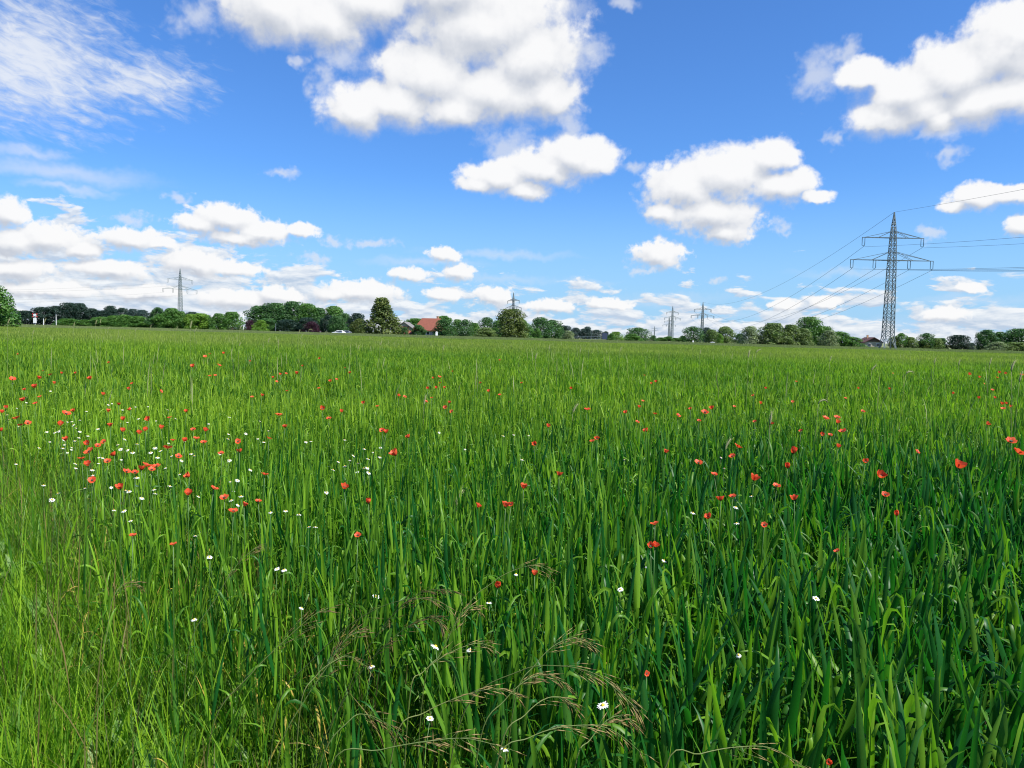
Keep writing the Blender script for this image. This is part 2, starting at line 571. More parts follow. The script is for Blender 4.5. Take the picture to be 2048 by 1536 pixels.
# ------------------------------------------------------------------ blades
def ribbons(base, phi, theta, length, width, seg, profile, fold=0.25, twist=None, tint=None, across=3):
    """n curved blades: theta (n, seg+1) is the lean from the vertical along the blade"""
    n = len(base)
    ds = (length / seg)[:, None, None]
    d = np.stack([np.sin(theta) * np.cos(phi)[:, None], np.sin(theta) * np.sin(phi)[:, None], np.cos(theta)], -1)
    mid = (d[:, :-1] + d[:, 1:]) / 2
    c = np.concatenate([np.zeros((n, 1, 3)), np.cumsum(mid * ds, 1)], 1) + base[:, None, :]
    lat = np.stack([-np.sin(phi), np.cos(phi), np.zeros(n)], -1)[:, None, :] * np.ones((1, seg + 1, 1))
    nor = np.cross(lat, d)
    if twist is not None:
        a = twist[:, None] * np.linspace(0, 1, seg + 1)[None]
        lat, nor = lat * np.cos(a)[..., None] + nor * np.sin(a)[..., None], nor * np.cos(a)[..., None] - lat * np.sin(a)[..., None]
    w = (width[:, None] * profile[None])[..., None] / 2
    if across == 3:
        v = np.stack([c - lat * w, c - nor * w * fold * 2, c + lat * w], 2)
    else:
        v = np.stack([c - lat * w, c + lat * w], 2)
    v = v.reshape(n, -1, 3)
    fs = []
    for s in range(seg):
        for k in range(across - 1):
            a = s * across + k
            fs.append((a, a + 1, a + across + 1, a + across))
    fs = np.array(fs)
    F = (fs[None] + (np.arange(n) * v.shape[1])[:, None, None]).reshape(-1, 4)
    T = np.repeat((tint if tint is not None else rng.random(n))[:, None], v.shape[1], 1)
    if across == 3:                                    # paler midrib, some withered tips
        live = T[:, 0] < 0.97
        T[live, 1::3] = np.minimum(T[live, 1::3] + 0.10, 0.95)
        tip = np.random.default_rng(int(length.sum() * 1e7) % 99991).random(n) < 0.05
        T[tip, -3:] = 1.0
        T[tip, -6:-3] = np.maximum(T[tip, -6:-3], 0.9)
    T = T.ravel()
    return v.reshape(-1, 3), F, T


def cat(parts):
    V, F, T, o = [], [], [], 0
    for v, f, t in parts:
        V.append(v)
        F.append(f + o)
        T.append(t)
        o += len(v)
    return np.concatenate(V), np.concatenate(F), np.concatenate(T)


def blade_profile(seg, p=2.2, base=0.75):
    t = np.linspace(0, 1, seg + 1)
    return np.maximum((base + (1 - base) * np.minimum(1, t / 0.3)) * (1 - t ** p), 0.03)


def wheat_theta(n, seg, r, droop=1.0):
    t = np.linspace(0, 1, seg + 1)[None]
    th0 = np.abs(r.normal(0.12, 0.16, n))[:, None]
    th = th0 + (r.random(n)[:, None] * 0.45) * t ** 2
    mode = r.random(n)
    arch = mode < 0.20 * droop
    th[arch] += (r.uniform(0.9, 2.0, n)[:, None] * t ** 1.8)[arch]
    kink = mode > 1 - 0.13 * droop
    k0 = r.uniform(0.35, 0.65, n)[:, None]
    s = np.clip((t - k0) / 0.22, 0, 1)
    th[kink] += (r.uniform(1.2, 2.3, n)[:, None] * s * s * (3 - 2 * s))[kink]
    return th


def wheat_plants(r, n, area, seg, across, low=True, top=0.70, droop=1.0, broad=1.0):
    """n tillers spread over a small disc of radius area"""
    parts = []
    a, q = r.uniform(0, 2 * np.pi, n), np.sqrt(r.random(n)) * area
    bx, by = q * np.cos(a), q * np.sin(a)
    H = r.normal(top, 0.055, n)
    nl = 5 if low else 3
    tn = r.random(n)
    for k in range(nl):
        hz = H * (0.72 - 0.125 * k) * r.uniform(0.93, 1.05, n)
        L = (H - hz) * r.uniform(0.95, 1.15, n) if k == 0 else r.uniform(0.16, 0.27, n) * (1 - 0.03 * k)
        base = np.stack([bx + r.normal(0, 0.008, n), by + r.normal(0, 0.008, n), hz], 1)
        th = wheat_theta(n, seg, r, (0.55 if k == 0 else 1.5) * droop)
        if k:
            th += np.abs(r.normal(0.08, 0.16, n))[:, None]
        wd = broad * r.uniform(0.0130, 0.0200, n) * (1 - 0.07 * k)
        tint = np.clip(0.38 + (tn - 0.5) * 0.75 + r.normal(0, 0.2, n) + 0.04 * k, 0, 0.95)
        dry = r.random(n) < (0.0 if k < 3 else 0.12)
        tint[dry] = 1.0
        parts.append(ribbons(base, r.uniform(0, 2 * np.pi, n), th, L, wd, seg, blade_profile(seg, 3.2, 0.8), 0.2, r.normal(0, 0.9, n), tint, across))
    # sheathed stems, two crossed narrow ribbons each
    for turn in (0, np.pi / 2):
        hs = H * 0.70
        th = np.zeros((n, 3)) + np.linspace(0, 0.04, 3)[None]
        parts.append(ribbons(np.stack([bx, by, np.zeros(n)], 1), a + turn, th, hs, np.full(n, 0.0052), 2, np.array([1, 1, 0.7]), 0, None, np.clip(0.25 + tn * 0.3, 0, 0.9), 2))
    return cat(parts)


def grass_tufts(r, n, area, seg, hmin, hmax, wmin, wmax, lean=0.25, bend=0.9):
    a, q = r.uniform(0, 2 * np.pi, n), np.sqrt(r.random(n)) * area
    base = np.stack([q * np.cos(a), q * np.sin(a), np.zeros(n)], 1)
    t = np.linspace(0, 1, seg + 1)[None]
    th = np.abs(r.normal(0, lean, n))[:, None] + (r.random(n) ** 1.5)[:, None] * bend * t ** 1.6
    tint = np.clip(r.normal(0.45, 0.30, n), 0, 0.94)
    tint[r.random(n) < 0.018] = 1.0
    return ribbons(base, r.uniform(0, 2 * np.pi, n), th, r.uniform(hmin, hmax, n), r.uniform(wmin, wmax, n), seg, blade_profile(seg, 1.6, 0.9), 0.2, r.normal(0, 0.6, n), tint, 2)


def proto_collection(name, builder, count, mat):
    c = bpy.data.collections.new(name)
    for i in range(count):
        v, f, t = builder(np.random.default_rng(100 + i * 17 + len(name)))
        me = mesh_np(name, v, f, [mat], {'tint': ('FLOAT', t.astype(np.float32))})
        c.objects.link(bpy.data.objects.new('%s_source' % name, me))
    return c


def scatter(name, xy, h_scale, coll, count, lean=0.06, label=None, cat_=None, wide=1.0):
    n = len(xy)
    v = np.stack([xy[:, 0], xy[:, 1], gz(xy[:, 0], xy[:, 1])], 1)
    me = bpy.data.meshes.new(name)
    me.vertices.add(n)
    me.vertices.foreach_set('co', v.astype(np.float32).ravel())
    rot = np.stack([rng.normal(0, lean, n), rng.normal(0, lean, n), rng.uniform(0, 2 * np.pi, n)], 1).astype(np.float32)
    me.attributes.new('turn', 'FLOAT_VECTOR', 'POINT').data.foreach_set('vector', rot.ravel())
    scl = np.stack([wide * np.ones(n), wide * np.ones(n), h_scale], 1).astype(np.float32)
    me.attributes.new('size', 'FLOAT_VECTOR', 'POINT').data.foreach_set('vector', scl.ravel())
    me.attributes.new('pick', 'INT', 'POINT').data.foreach_set('value', rng.integers(0, count, n).astype(np.int32))
    o = link(name, me)
    g = bpy.data.node_groups.new(name, 'GeometryNodeTree')
    g.interface.new_socket('Geometry', in_out='INPUT', socket_type='NodeSocketGeometry')
    g.interface.new_socket('Geometry', in_out='OUTPUT', socket_type='NodeSocketGeometry')
    nd = g.nodes
    gi, go = nd.new('NodeGroupInput'), nd.new('NodeGroupOutput')
    ci = nd.new('GeometryNodeCollectionInfo')
    ci.inputs['Collection'].default_value = coll
    ci.inputs['Separate Children'].default_value = True
    ci.inputs['Reset Children'].default_value = True
    ip = nd.new('GeometryNodeInstanceOnPoints')
    ip.inputs['Pick Instance'].default_value = True

    def named(nm, ty):
        a = nd.new('GeometryNodeInputNamedAttribute')
        a.data_type = ty
        a.inputs['Name'].default_value = nm
        return a.outputs['Attribute']
    L = g.links.new
    L(gi.outputs[0], ip.inputs['Points'])
    L(ci.outputs[0], ip.inputs['Instance'])
    L(named('pick', 'INT'), ip.inputs['Instance Index'])
    er = nd.new('FunctionNodeEulerToRotation')
    L(named('turn', 'FLOAT_VECTOR'), er.inputs[0])
    L(er.outputs[0], ip.inputs['Rotation'])
    L(named('size', 'FLOAT_VECTOR'), ip.inputs['Scale'])
    L(ip.outputs[0], go.inputs[0])
    md = o.modifiers.new('scatter', 'NODES')
    md.node_group = g
    return tag(o, label, cat_, None, 'stuff')


def wedge(y0, y1, dens, slope=0.78, pad=1.6):
    """random points in front of the camera between two depths"""
    area = slope * (y1 ** 2 - y0 ** 2) + 2 * pad * (y1 - y0)
    n = int(area * dens * 1.25)
    y = np.sqrt(rng.uniform(y0 ** 2, y1 ** 2, n)) if y0 > 3 else rng.uniform(y0, y1, n)
    hw = slope * y + pad
    keep = rng.random(n) < (1.0 if y0 > 3 else hw / (slope * y1 + pad))
    if y0 <= 3:
        n2 = int(dens * (y1 - y0) * 2 * (slope * y1 + pad))
        y = rng.uniform(y0, y1, n2)
        x = rng.uniform(-1, 1, n2) * (slope * y1 + pad)
        k = np.abs(x) < slope * y + pad
        return np.stack([x[k], y[k]], 1)
    x = rng.uniform(-1, 1, n) * hw
    m = int(area * dens)
    return np.stack([x, y], 1)[:m]


def vnoise(xy, s, seed=0):
    """cheap smooth noise for placement, about -1..1"""
    a, b = xy[:, 0] * s + seed, xy[:, 1] * s + seed * 1.7
    return (np.sin(a * 1.0 + 1.3 * np.sin(b * 0.7)) + np.sin(b * 1.3 + 1.1 * np.sin(a * 0.9 + 2)) + np.sin((a + b) * 0.8 + 4)) / 3


def edge(xy):
    """signed distance from the field edge, positive in the wheat"""
    n = np.array([2.03, 1.63]) / math.hypot(2.03, 1.63)
    return (xy[:, 0] + 0.62) * n[0] + (xy[:, 1] - 2.0) * n[1]


wheat_near = proto_collection('wheat_tiller', lambda r: wheat_plants(r, 1, 0.0, 8, 3), 40, M['wheat'])
wheat_lush = proto_collection('lush_wheat_tiller', lambda r: wheat_plants(r, 1, 0.0, 8, 3, True, 0.69, 1.75, 1.12), 40, M['wheat'])
wheat_mid = proto_collection('wheat_clump', lambda r: wheat_plants(r, 24, 0.2, 4, 2, low=False), 10, M['wheat_mid'])
wheat_far = proto_collection('wheat_patch', lambda r: wheat_plants(r, 150, 0.75, 3, 2, low=False), 8, M['wheat_far'])
crop_far = proto_collection('crop_patch', lambda r: wheat_plants(r, 130, 0.9, 3, 2, low=False, top=0.74), 6, M['crop_far'])
tuft = proto_collection('grass_tuft', lambda r: grass_tufts(r, 24, 0.08, 5, 0.12, 0.40, 0.0028, 0.0085, 0.38, 1.3), 14, M['verge'])
tall_tuft = proto_collection('tall_grass_tuft', lambda r: grass_tufts(r, 10, 0.06, 7, 0.30, 0.66, 0.003, 0.010, 0.26, 1.3), 10, M['verge'])

pts = wedge(0.85, 9.5, 470)
e = edge(pts) + 0.22 * vnoise(pts, 1.6, 3) + 0.10 * vnoise(pts, 5.0, 8)
thin = np.clip((e + 0.05) / 0.7, 0, 1)
daisy_patch = np.exp(-(((pts[:, 0] + 2.6) / 1.3) ** 2 + ((pts[:, 1] - 5.0) / 1.5) ** 2))
lush = np.clip((pts[:, 0] + 0.7 + 0.35 * vnoise(pts, 0.9, 9)) / 2.0, 0, 1) * np.clip((9.5 - pts[:, 1]) / 4, 0, 1)
keep = (e > -0.35) & (rng.random(len(pts)) < np.clip(0.06 + thin, 0, 1) * (1 - 0.45 * daisy_patch) * (1 - 0.22 * lush)) & (np.hypot(pts[:, 0], pts[:, 1]) > 1.02)
pts, thin, lush = pts[keep], thin[keep], lush[keep]
hs = (0.80 + 0.20 * thin) * (1 + 0.09 * vnoise(pts, 1.1, 1)) * rng.normal(1, 0.06, len(pts))
bend = rng.random(len(pts)) < np.clip(lush * 1.5 - 0.1, 0, 0.95)
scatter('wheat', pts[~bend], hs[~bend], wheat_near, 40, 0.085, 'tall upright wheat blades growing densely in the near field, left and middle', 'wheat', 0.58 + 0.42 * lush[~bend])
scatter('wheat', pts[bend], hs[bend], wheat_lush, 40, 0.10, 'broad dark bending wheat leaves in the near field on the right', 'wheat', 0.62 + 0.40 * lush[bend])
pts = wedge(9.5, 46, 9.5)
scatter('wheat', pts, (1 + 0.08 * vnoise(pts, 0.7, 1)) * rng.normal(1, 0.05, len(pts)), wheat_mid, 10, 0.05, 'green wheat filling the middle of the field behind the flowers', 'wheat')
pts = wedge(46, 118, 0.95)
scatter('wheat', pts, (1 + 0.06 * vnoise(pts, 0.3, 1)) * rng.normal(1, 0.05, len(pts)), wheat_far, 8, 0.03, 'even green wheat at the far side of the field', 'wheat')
pts = wedge(118, 226, 0.62)
scatter('crop', pts, rng.normal(1, 0.06, len(pts)), crop_far, 6, 0.03, 'dull grey green second crop in a strip before the trees', 'crop')

# verge grass in the near left corner and thinly along the field margin
pts = wedge(0.7, 7.0, 210)
e = edge(pts) + 0.15 * vnoise(pts, 2.3, 3)
keep = (rng.random(len(pts)) < np.clip(0.55 - e * 0.75, 0.0, 1)) & (np.hypot(pts[:, 0], pts[:, 1]) > 0.9)
pts = pts[keep]
scatter('verge_grass', pts, rng.normal(1, 0.22, len(pts)) * (0.95 + 0.38 * vnoise(pts, 2.1, 5)), tuft, 14, 0.12, 'fine yellow green verge grass beside the wheat, lower left', 'grass')
pts = wedge(0.8, 7.0, 85)
e = edge(pts)
keep = (rng.random(len(pts)) < np.clip(0.6 - np.abs(e) * 0.45, 0.0, 1)) & (np.hypot(pts[:, 0], pts[:, 1]) > 1.1)
pts = pts[keep]
scatter('tall_grass', pts, rng.normal(1, 0.12, len(pts)), tall_tuft, 10, 0.15, 'taller thin wild grass mixed along the wheat margin', 'grass')

# broad-leaved weeds and brownish grass heads in the verge
def weed(r):
    n = 9
    t = np.linspace(0, 1, 6)[None]
    th = r.uniform(0.5, 1.0, n)[:, None] + r.uniform(0.3, 0.9, n)[:, None] * t
    b_ = np.stack([r.normal(0, 0.01, n), r.normal(0, 0.01, n), r.uniform(0.0, 0.10, n)], 1)
    return ribbons(b_, np.arange(n) * 2.4 + r.normal(0, 0.3, n), th, r.uniform(0.09, 0.20, n), r.uniform(0.022, 0.045, n), 5, np.array([.12, .6, 1, .95, .6, .05]), 0.15, r.normal(0, 0.4, n), np.clip(r.normal(0.5, 0.2, n), 0, .9), 2)


def brown_heads(r):
    n = 6
    a, q = r.uniform(0, 6.28, n), r.random(n) * 0.14
    b_ = np.stack([q * np.cos(a), q * np.sin(a), np.zeros(n)], 1)
    t = np.linspace(0, 1, 9)[None]
    th = np.abs(r.normal(0.08, 0.08, n))[:, None] + (r.random(n) ** 2)[:, None] * 1.0 * t ** 3
    return ribbons(b_, r.uniform(0, 6.28, n), th, r.uniform(0.34, 0.60, n), np.full(n, 0.0042), 8, np.array([.22, .22, .2, .2, .2, .55, 1.0, .8, .15]), 0, r.normal(0, 0.5, n), r.random(n) * 0.7, 2)


weed_c = proto_collection('verge_weed', weed, 6, M['herb'])
pts = wedge(0.9, 5.5, 26)
pts = pts[(edge(pts) < 0.35) & (np.hypot(pts[:, 0], pts[:, 1]) > 1.0)]
scatter('verge_weeds', pts, rng.uniform(0.8, 1.5, len(pts)), weed_c, 6, 0.1, 'broad leaved low weeds between the verge grass', 'weeds')
head_c = proto_collection('brown_grass_head', brown_heads, 8, leaf_mat('brown_grass_head', ((0.075, 0.085, 0.022), (0.20, 0.135, 0.055)), 0.3, 0.6, 0.15))
pts = wedge(1.0, 6.5, 12)
pts = pts[(np.abs(edge(pts) + 0.1) < 0.7) & (np.hypot(pts[:, 0], pts[:, 1]) > 1.2)]
scatter('brown_grass', pts, rng.uniform(0.8, 1.25, len(pts)), head_c, 8, 0.08, 'thin brownish grass heads along the field margin', 'grass')


def pale_stalks(r):
    n = 5
    a, q = r.uniform(0, 6.28, n), r.random(n) * 1.2
    b_ = np.stack([q * np.cos(a), q * np.sin(a), np.zeros(n)], 1)
    t = np.linspace(0, 1, 9)[None]
    th = np.abs(r.normal(0.03, 0.04, n))[:, None] + (r.random(n) ** 2)[:, None] * 0.9 * t ** 5
    prof = np.array([.3, .3, .28, .28, .25, .25, .9, 1.0, .25])
    return ribbons(b_, r.uniform(0, 6.28, n), th, r.uniform(0.78, 1.12, n), np.full(n, 0.010), 8, prof, 0, r.normal(0, 0.5, n), r.random(n), 2)


stalk_c = proto_collection('pale_stalk', pale_stalks, 8, M['rye'])
pts = np.concatenate([wedge(6, 20, 0.10), wedge(20, 70, 0.085)])
scatter('wild_grass_stalks', pts, rng.uniform(0.85, 1.12, len(pts)), stalk_c, 8, 0.03, 'pale thin grass stalks rising just over the wheat', 'grass')
# ------------------------------------------------------------------ poppies
CROPS = [(0, 720, 3.413), (600, 720, 3.413), (1100, 740, 4.042), (1550, 740, 4.042)]
POPPY_PX = [
    [(85,125,40),(295,72,15),(345,97,25),(265,120,25),(420,88,15),(517,87,15),(617,123,30),(370,155,15),(238,178,35),(170,200,15),(272,248,25),(157,270,35),(242,292,28),(12,352,25),(38,320,15),(112,390,50),(190,425,40),(140,440,15),(10,476,20),(450,360,55),(503,343,20),(412,433,38),(448,538,38),(810,300,22),(738,345,22),(890,335,20),(842,400,32),(1013,400,35),(752,443,28),(838,477,18),(990,472,32),(950,493,22),(1100,458,18),(1158,390,20),(1272,348,22),(1182,543,28),(1258,545,25),(1320,470,30),(1400,475,30),(1340,530,42),(1390,557,38),(1142,592,60),(1218,652,35),(598,565,20),(710,553,25),(668,580,22),(612,615,60),(780,642,22),(557,667,42),(600,707,30),(735,685,15),(1001,712,65),(1070,718,40),(1035,742,45),(965,738,20),(863,755,42),(921,762,20),(1293,783,42),(630,812,48),(822,865,44),(1285,905,20),(1460,870,24),(1625,550,38),(1635,620,30),(1510,632,28),(1835,530,20),(1807,775,18),(1763,958,18),(1532,932,50),(1665,985,22),(1592,1025,60),(1183,1253,40),(908,1192,15),(1905,368,50),(1947,452,30),(1318,40,28),(1500,35,18),(1433,105,22),(1470,103,22),(1953,90,18),(2025,88,24),(1720,250,18),(1862,118,12),(1888,145,10),(1960,208,14),(900,158,14),(880,193,14),(1098,210,14),(703,230,12),(745,15,15),(1790,240,10)],
    [(20,38,12),(340,85,20),(210,142,22),(250,130,18),(130,190,16),(670,240,16),(715,248,14),(152,328,35),(198,395,34),(528,313,18),(432,290,14),(283,348,14),(560,475,36),(590,487,30),(743,520,14),(655,632,62),(300,862,22),(468,965,32),(395,1190,36),(952,112,24),(908,122,14),(930,187,20),(988,187,14),(872,190,12),(860,280,16),(900,255,14),(992,318,28),(1020,288,18),(1035,348,14),(1290,210,22),(1363,235,22),(1695,448,22),(1605,570,32),(1768,778,16),(1525,862,52),(1402,987,56),(1440,980,22),(1210,992,12),(1848,190,12),(1515,155,10),(1232,155,8)],
    [(302,313,50),(614,340,32),(764,40,18),(857,92,24),(820,107,18),(167,147,16),(750,247,18),(848,350,34),(705,415,30),(718,295,12),(1034,363,40),(1136,312,16),(1252,335,55),(1308,305,36),(1205,405,26),(778,487,44),(380,550,32),(342,570,28),(1490,292,22),(1645,205,20),(1700,265,26),(1657,412,22),(1792,430,30),(1745,145,20),(1990,90,22),(1962,252,20),(1517,610,66),(1475,690,50),(935,657,22),(1200,742,62),(1327,837,34),(1922,775,32),(1962,655,58),(1645,870,74),(1832,930,60),(1478,1015,58),(1382,1040,40),(1285,1183,58),(848,1235,72),(1733,1245,40),(1975,1035,64),(812,1415,28),(848,1412,18)],
    [(408,382,60),(502,378,52),(505,418,40),(547,488,58),(378,518,34),(446,520,28),(210,487,14),(710,330,32),(570,225,18),(925,150,20),(670,145,12),(508,612,20),(847,845,76),(893,1000,26),(985,1162,44),(503,1458,38),(732,735,16),(1148,655,18),(1480,765,90),(1907,565,80),(1965,655,92),(1713,430,38),(1845,308,36),(1835,270,30),(1870,268,16),(1905,292,16),(1778,222,22),(1648,222,20),(1757,158,30),(1435,183,18),(1567,30,26),(1650,55,20),(1797,58,20),(1815,18,20),(1860,25,20),(1995,35,30),(1690,108,10),(955,25,10)],
]
poppies = [(ox + x / s, oy + y / s, w / s) for (ox, oy, s), L in zip(CROPS, POPPY_PX) for x, y, w in L]
poppies += [(410, 712, 7), (420, 707, 5), (447, 706, 5), (385, 733, 5), (436, 728, 5), (640, 716, 4), (36, 708, 4), (500, 722, 4), (560, 748, 5), (690, 735, 4), (1000, 720, 4), (700, 745, 5),
            (1293, 1345, 14), (1655, 1521, 13), (995, 1170, 8), (1069, 1146, 5), (880, 765, 6), (905, 742, 4)]


def petal_geo(form, seed, n=7, m=5):
    """one petal: m rows out from the centre, n across; form sets how far the bowl opens"""
    r = np.random.default_rng(seed)
    half = {'open': 62, 'cup': 60, 'closed': 64}[form]
    v, f = [], []
    ph = r.uniform(0, 6.28)
    for i in range(m + 1):
        t = i / m
        if form == 'open':
            rad, z = 0.10 + 0.90 * t ** 0.85, 0.62 * t ** 1.3 - 0.14 * t ** 4
        elif form == 'cup':
            rad, z = 0.10 + 0.62 * t ** 0.7, 0.85 * t ** 1.25
        else:
            rad, z = 0.10 + 0.38 * math.sin(t * 2.3) ** 0.9 if t else 0.1, 1.05 * t
        for j in range(n + 1):
            s = j / n * 2 - 1
            a = R(half) * s * (0.55 + 0.45 * min(1, t * 2.2))
            edge_r = 1 - 0.20 * s ** 4 * t
            wav = 0.10 * math.sin(5.2 * s + ph) * t * t
            crum = 0.06 * math.sin(15 * s + ph * 3) * t * t
            rr = rad * edge_r * (1 + wav)
            v.append((rr * math.cos(a), rr * math.sin(a), (z + wav * 0.9 + crum) * (1 - 0.10 * s * s * t)))
    for i in range(m):
        for j in range(n):
            a = i * (n + 1) + j
            f.append((a, a + 1, a + n + 2, a + n + 1))
    return np.array(v), f


PETALS = {}
for form in ('open', 'cup', 'closed'):
    for sd_ in range(3):
        pv, pf = petal_geo(form, sd_ * 11 + len(form))
        PETALS[form, sd_] = mesh_np('poppy_petal', pv * 0.5, pf, [M['petal']])


def stem_points(r, h, bend=0.05):
    a = r.uniform(0, 6.28)
    k = r.normal(0, bend)
    t = np.linspace(0, 1, 7)
    x = k * np.sin(t * math.pi) * 0.6
    return [(x[i] * math.cos(a), x[i] * math.sin(a), t[i] * h) for i in range(7)]


cap = MB()
cap.tube([(0, 0, -0.02), (0, 0, 0.05), (0, 0, 0.13), (0, 0, 0.16)], [0.03, 0.09, 0.10, 0.11], 8)
for k in range(16):
    a = k / 16 * 2 * math.pi
    cap.bar((0.05 * math.cos(a), 0.05 * math.sin(a), 0.0), (0.17 * math.cos(a), 0.17 * math.sin(a), 0.13 + 0.03 * (k % 3)), 0.013)
CAPSULE = cap.mesh('poppy_centre', M['capsule'])
POPPY_LABELS = {  # photo pixel of a flower one can single out
    (1965, 655, 3): 'largest poppy, wide open, at the right edge of the field', (1907, 565, 3): 'full red poppy just above the largest one at the right edge',
    (1480, 765, 3): 'flat wide open poppy standing alone on the dark right side', (847, 845, 3): 'dark red cupped poppy alone in the dark wheat on the right',
    (848, 1235, 2): 'orange red poppy with petals spread in the middle foreground wheat', (1285, 1183, 2): 'upright red cup poppy right of the middle foreground one',
    (1645, 870, 2): 'ragged red poppy tilted left among dark blades, right of centre', (1832, 930, 2): 'bright red poppy just right of the ragged tilted one',
    (1517, 610, 2): 'spiky spread poppy at the top of the right hand cluster', (1475, 690, 2): 'red poppy directly below the spiky spread one',
    (1962, 655, 2): 'deep folded red poppy above a small bud, right of centre', (1922, 775, 2): 'small red poppy bud below the deep folded flower',
    (1975, 1035, 2): 'orange poppy with a pale base low between the dark blades', (1478, 1015, 2): 'half shaded red poppy beside a small pale one, right of centre',
    (1200, 742, 2): 'flat orange red poppy alone above the middle right wheat', (778, 487, 2): 'dark centred red poppy alone right of the middle',
    (302, 313, 2): 'pale edged poppy alone near the middle of the far wheat', (1252, 335, 2): 'larger flower of the bright far pair right of the middle', (1308, 305, 2): 'smaller flower of the bright far pair right of the middle',
    (655, 632, 1): 'big bowl shaped poppy alone left of the middle', (1525, 862, 1): 'red poppy under a dark slanting blade in the middle', (1402, 987, 1): 'dark hearted red poppy behind a blade in the middle',
    (560, 475, 1): 'left flower of the close pair left of the middle', (590, 487, 1): 'right flower of the close pair left of the middle',
    (468, 965, 1): 'narrow upright poppy with a white daisy below it', (395, 1190, 1): 'small crumpled poppy over a flat pale blade',
    (1001, 712, 0): 'largest flower of the crowded clump in the daisy patch', (1070, 718, 0): 'right flower of the crowded clump in the daisy patch', (1035, 742, 0): 'lowest flower of the crowded clump in the daisy patch',
    (1592, 1025, 0): 'lower of two big poppies at the near edge of the daisy patch', (1532, 932, 0): 'upper of two big poppies at the near edge of the daisy patch',
    (630, 812, 0): 'red poppy with a white daisy touching its top', (822, 865, 0): 'round dark red poppy nearest below the daisy patch', (1293, 783, 0): 'dark folded poppy at the right of the daisy patch',
    (1142, 592, 0): 'broad poppy between white daisies in the middle of the patch', (612, 615, 0): 'wide pink edged poppy on the left of the daisy patch', (557, 667, 0): 'flat poppy left of the daisies, below the pink edged one',
    (1183, 1253, 0): 'small orange poppy low in the grass below the daisy patch', (412, 433, 0): 'folded red poppy left of the white daisies', (448, 538, 0): 'round red poppy below the folded one left of the daisies',
    (1905, 368, 0): 'poppy with a pale blade across it, right of the daisy patch',
    (408, 382, 3): 'left flower of the group of far poppies on the right', (502, 378, 3): 'upper flower of a stacked pair in the far right group', (505, 418, 3): 'lower flower of a stacked pair in the far right group',
    (547, 488, 3): 'nearest flower of the far right group of poppies', (985, 1162, 3): 'red half open poppy deep between blades at lower right', (503, 1458, 3): 'small red poppy deep in shade at lower right',
}
LOOK = {}
for (x, y, k), lb in POPPY_LABELS.items():
    ox, oy, s = CROPS[k]
    LOOK[(round(ox + x / s, 1), round(oy + y / s, 1))] = lb
LOOK[(1293.0, 1345.0)] = 'small red poppy alone low in the foreground wheat'
LOOK[(1655.0, 1521.0)] = 'red poppy bud at the very bottom of the field'
LOOK[(995.0, 1170.0)] = 'orange red poppy bud above the brown seed heads'


def poppy_zone(px, py, w):
    if py < 765:
        z = 'far left wheat' if px < 700 else 'far middle wheat' if px < 1400 else 'far right wheat'
        return 'tiny red poppy dot in the %s' % z
    if px < 620 and py > 800:
        return 'small red poppy among white daisies' if w < 8 else 'medium red poppy among white daisies'
    if px < 620:
        return 'red poppy in the wheat behind the daisy patch'
    if px < 1200:
        return 'small red poppy scattered in the middle wheat'
    return 'small red poppy scattered in the wheat on the right' if w < 8 else 'medium red poppy standing in the wheat on the right'


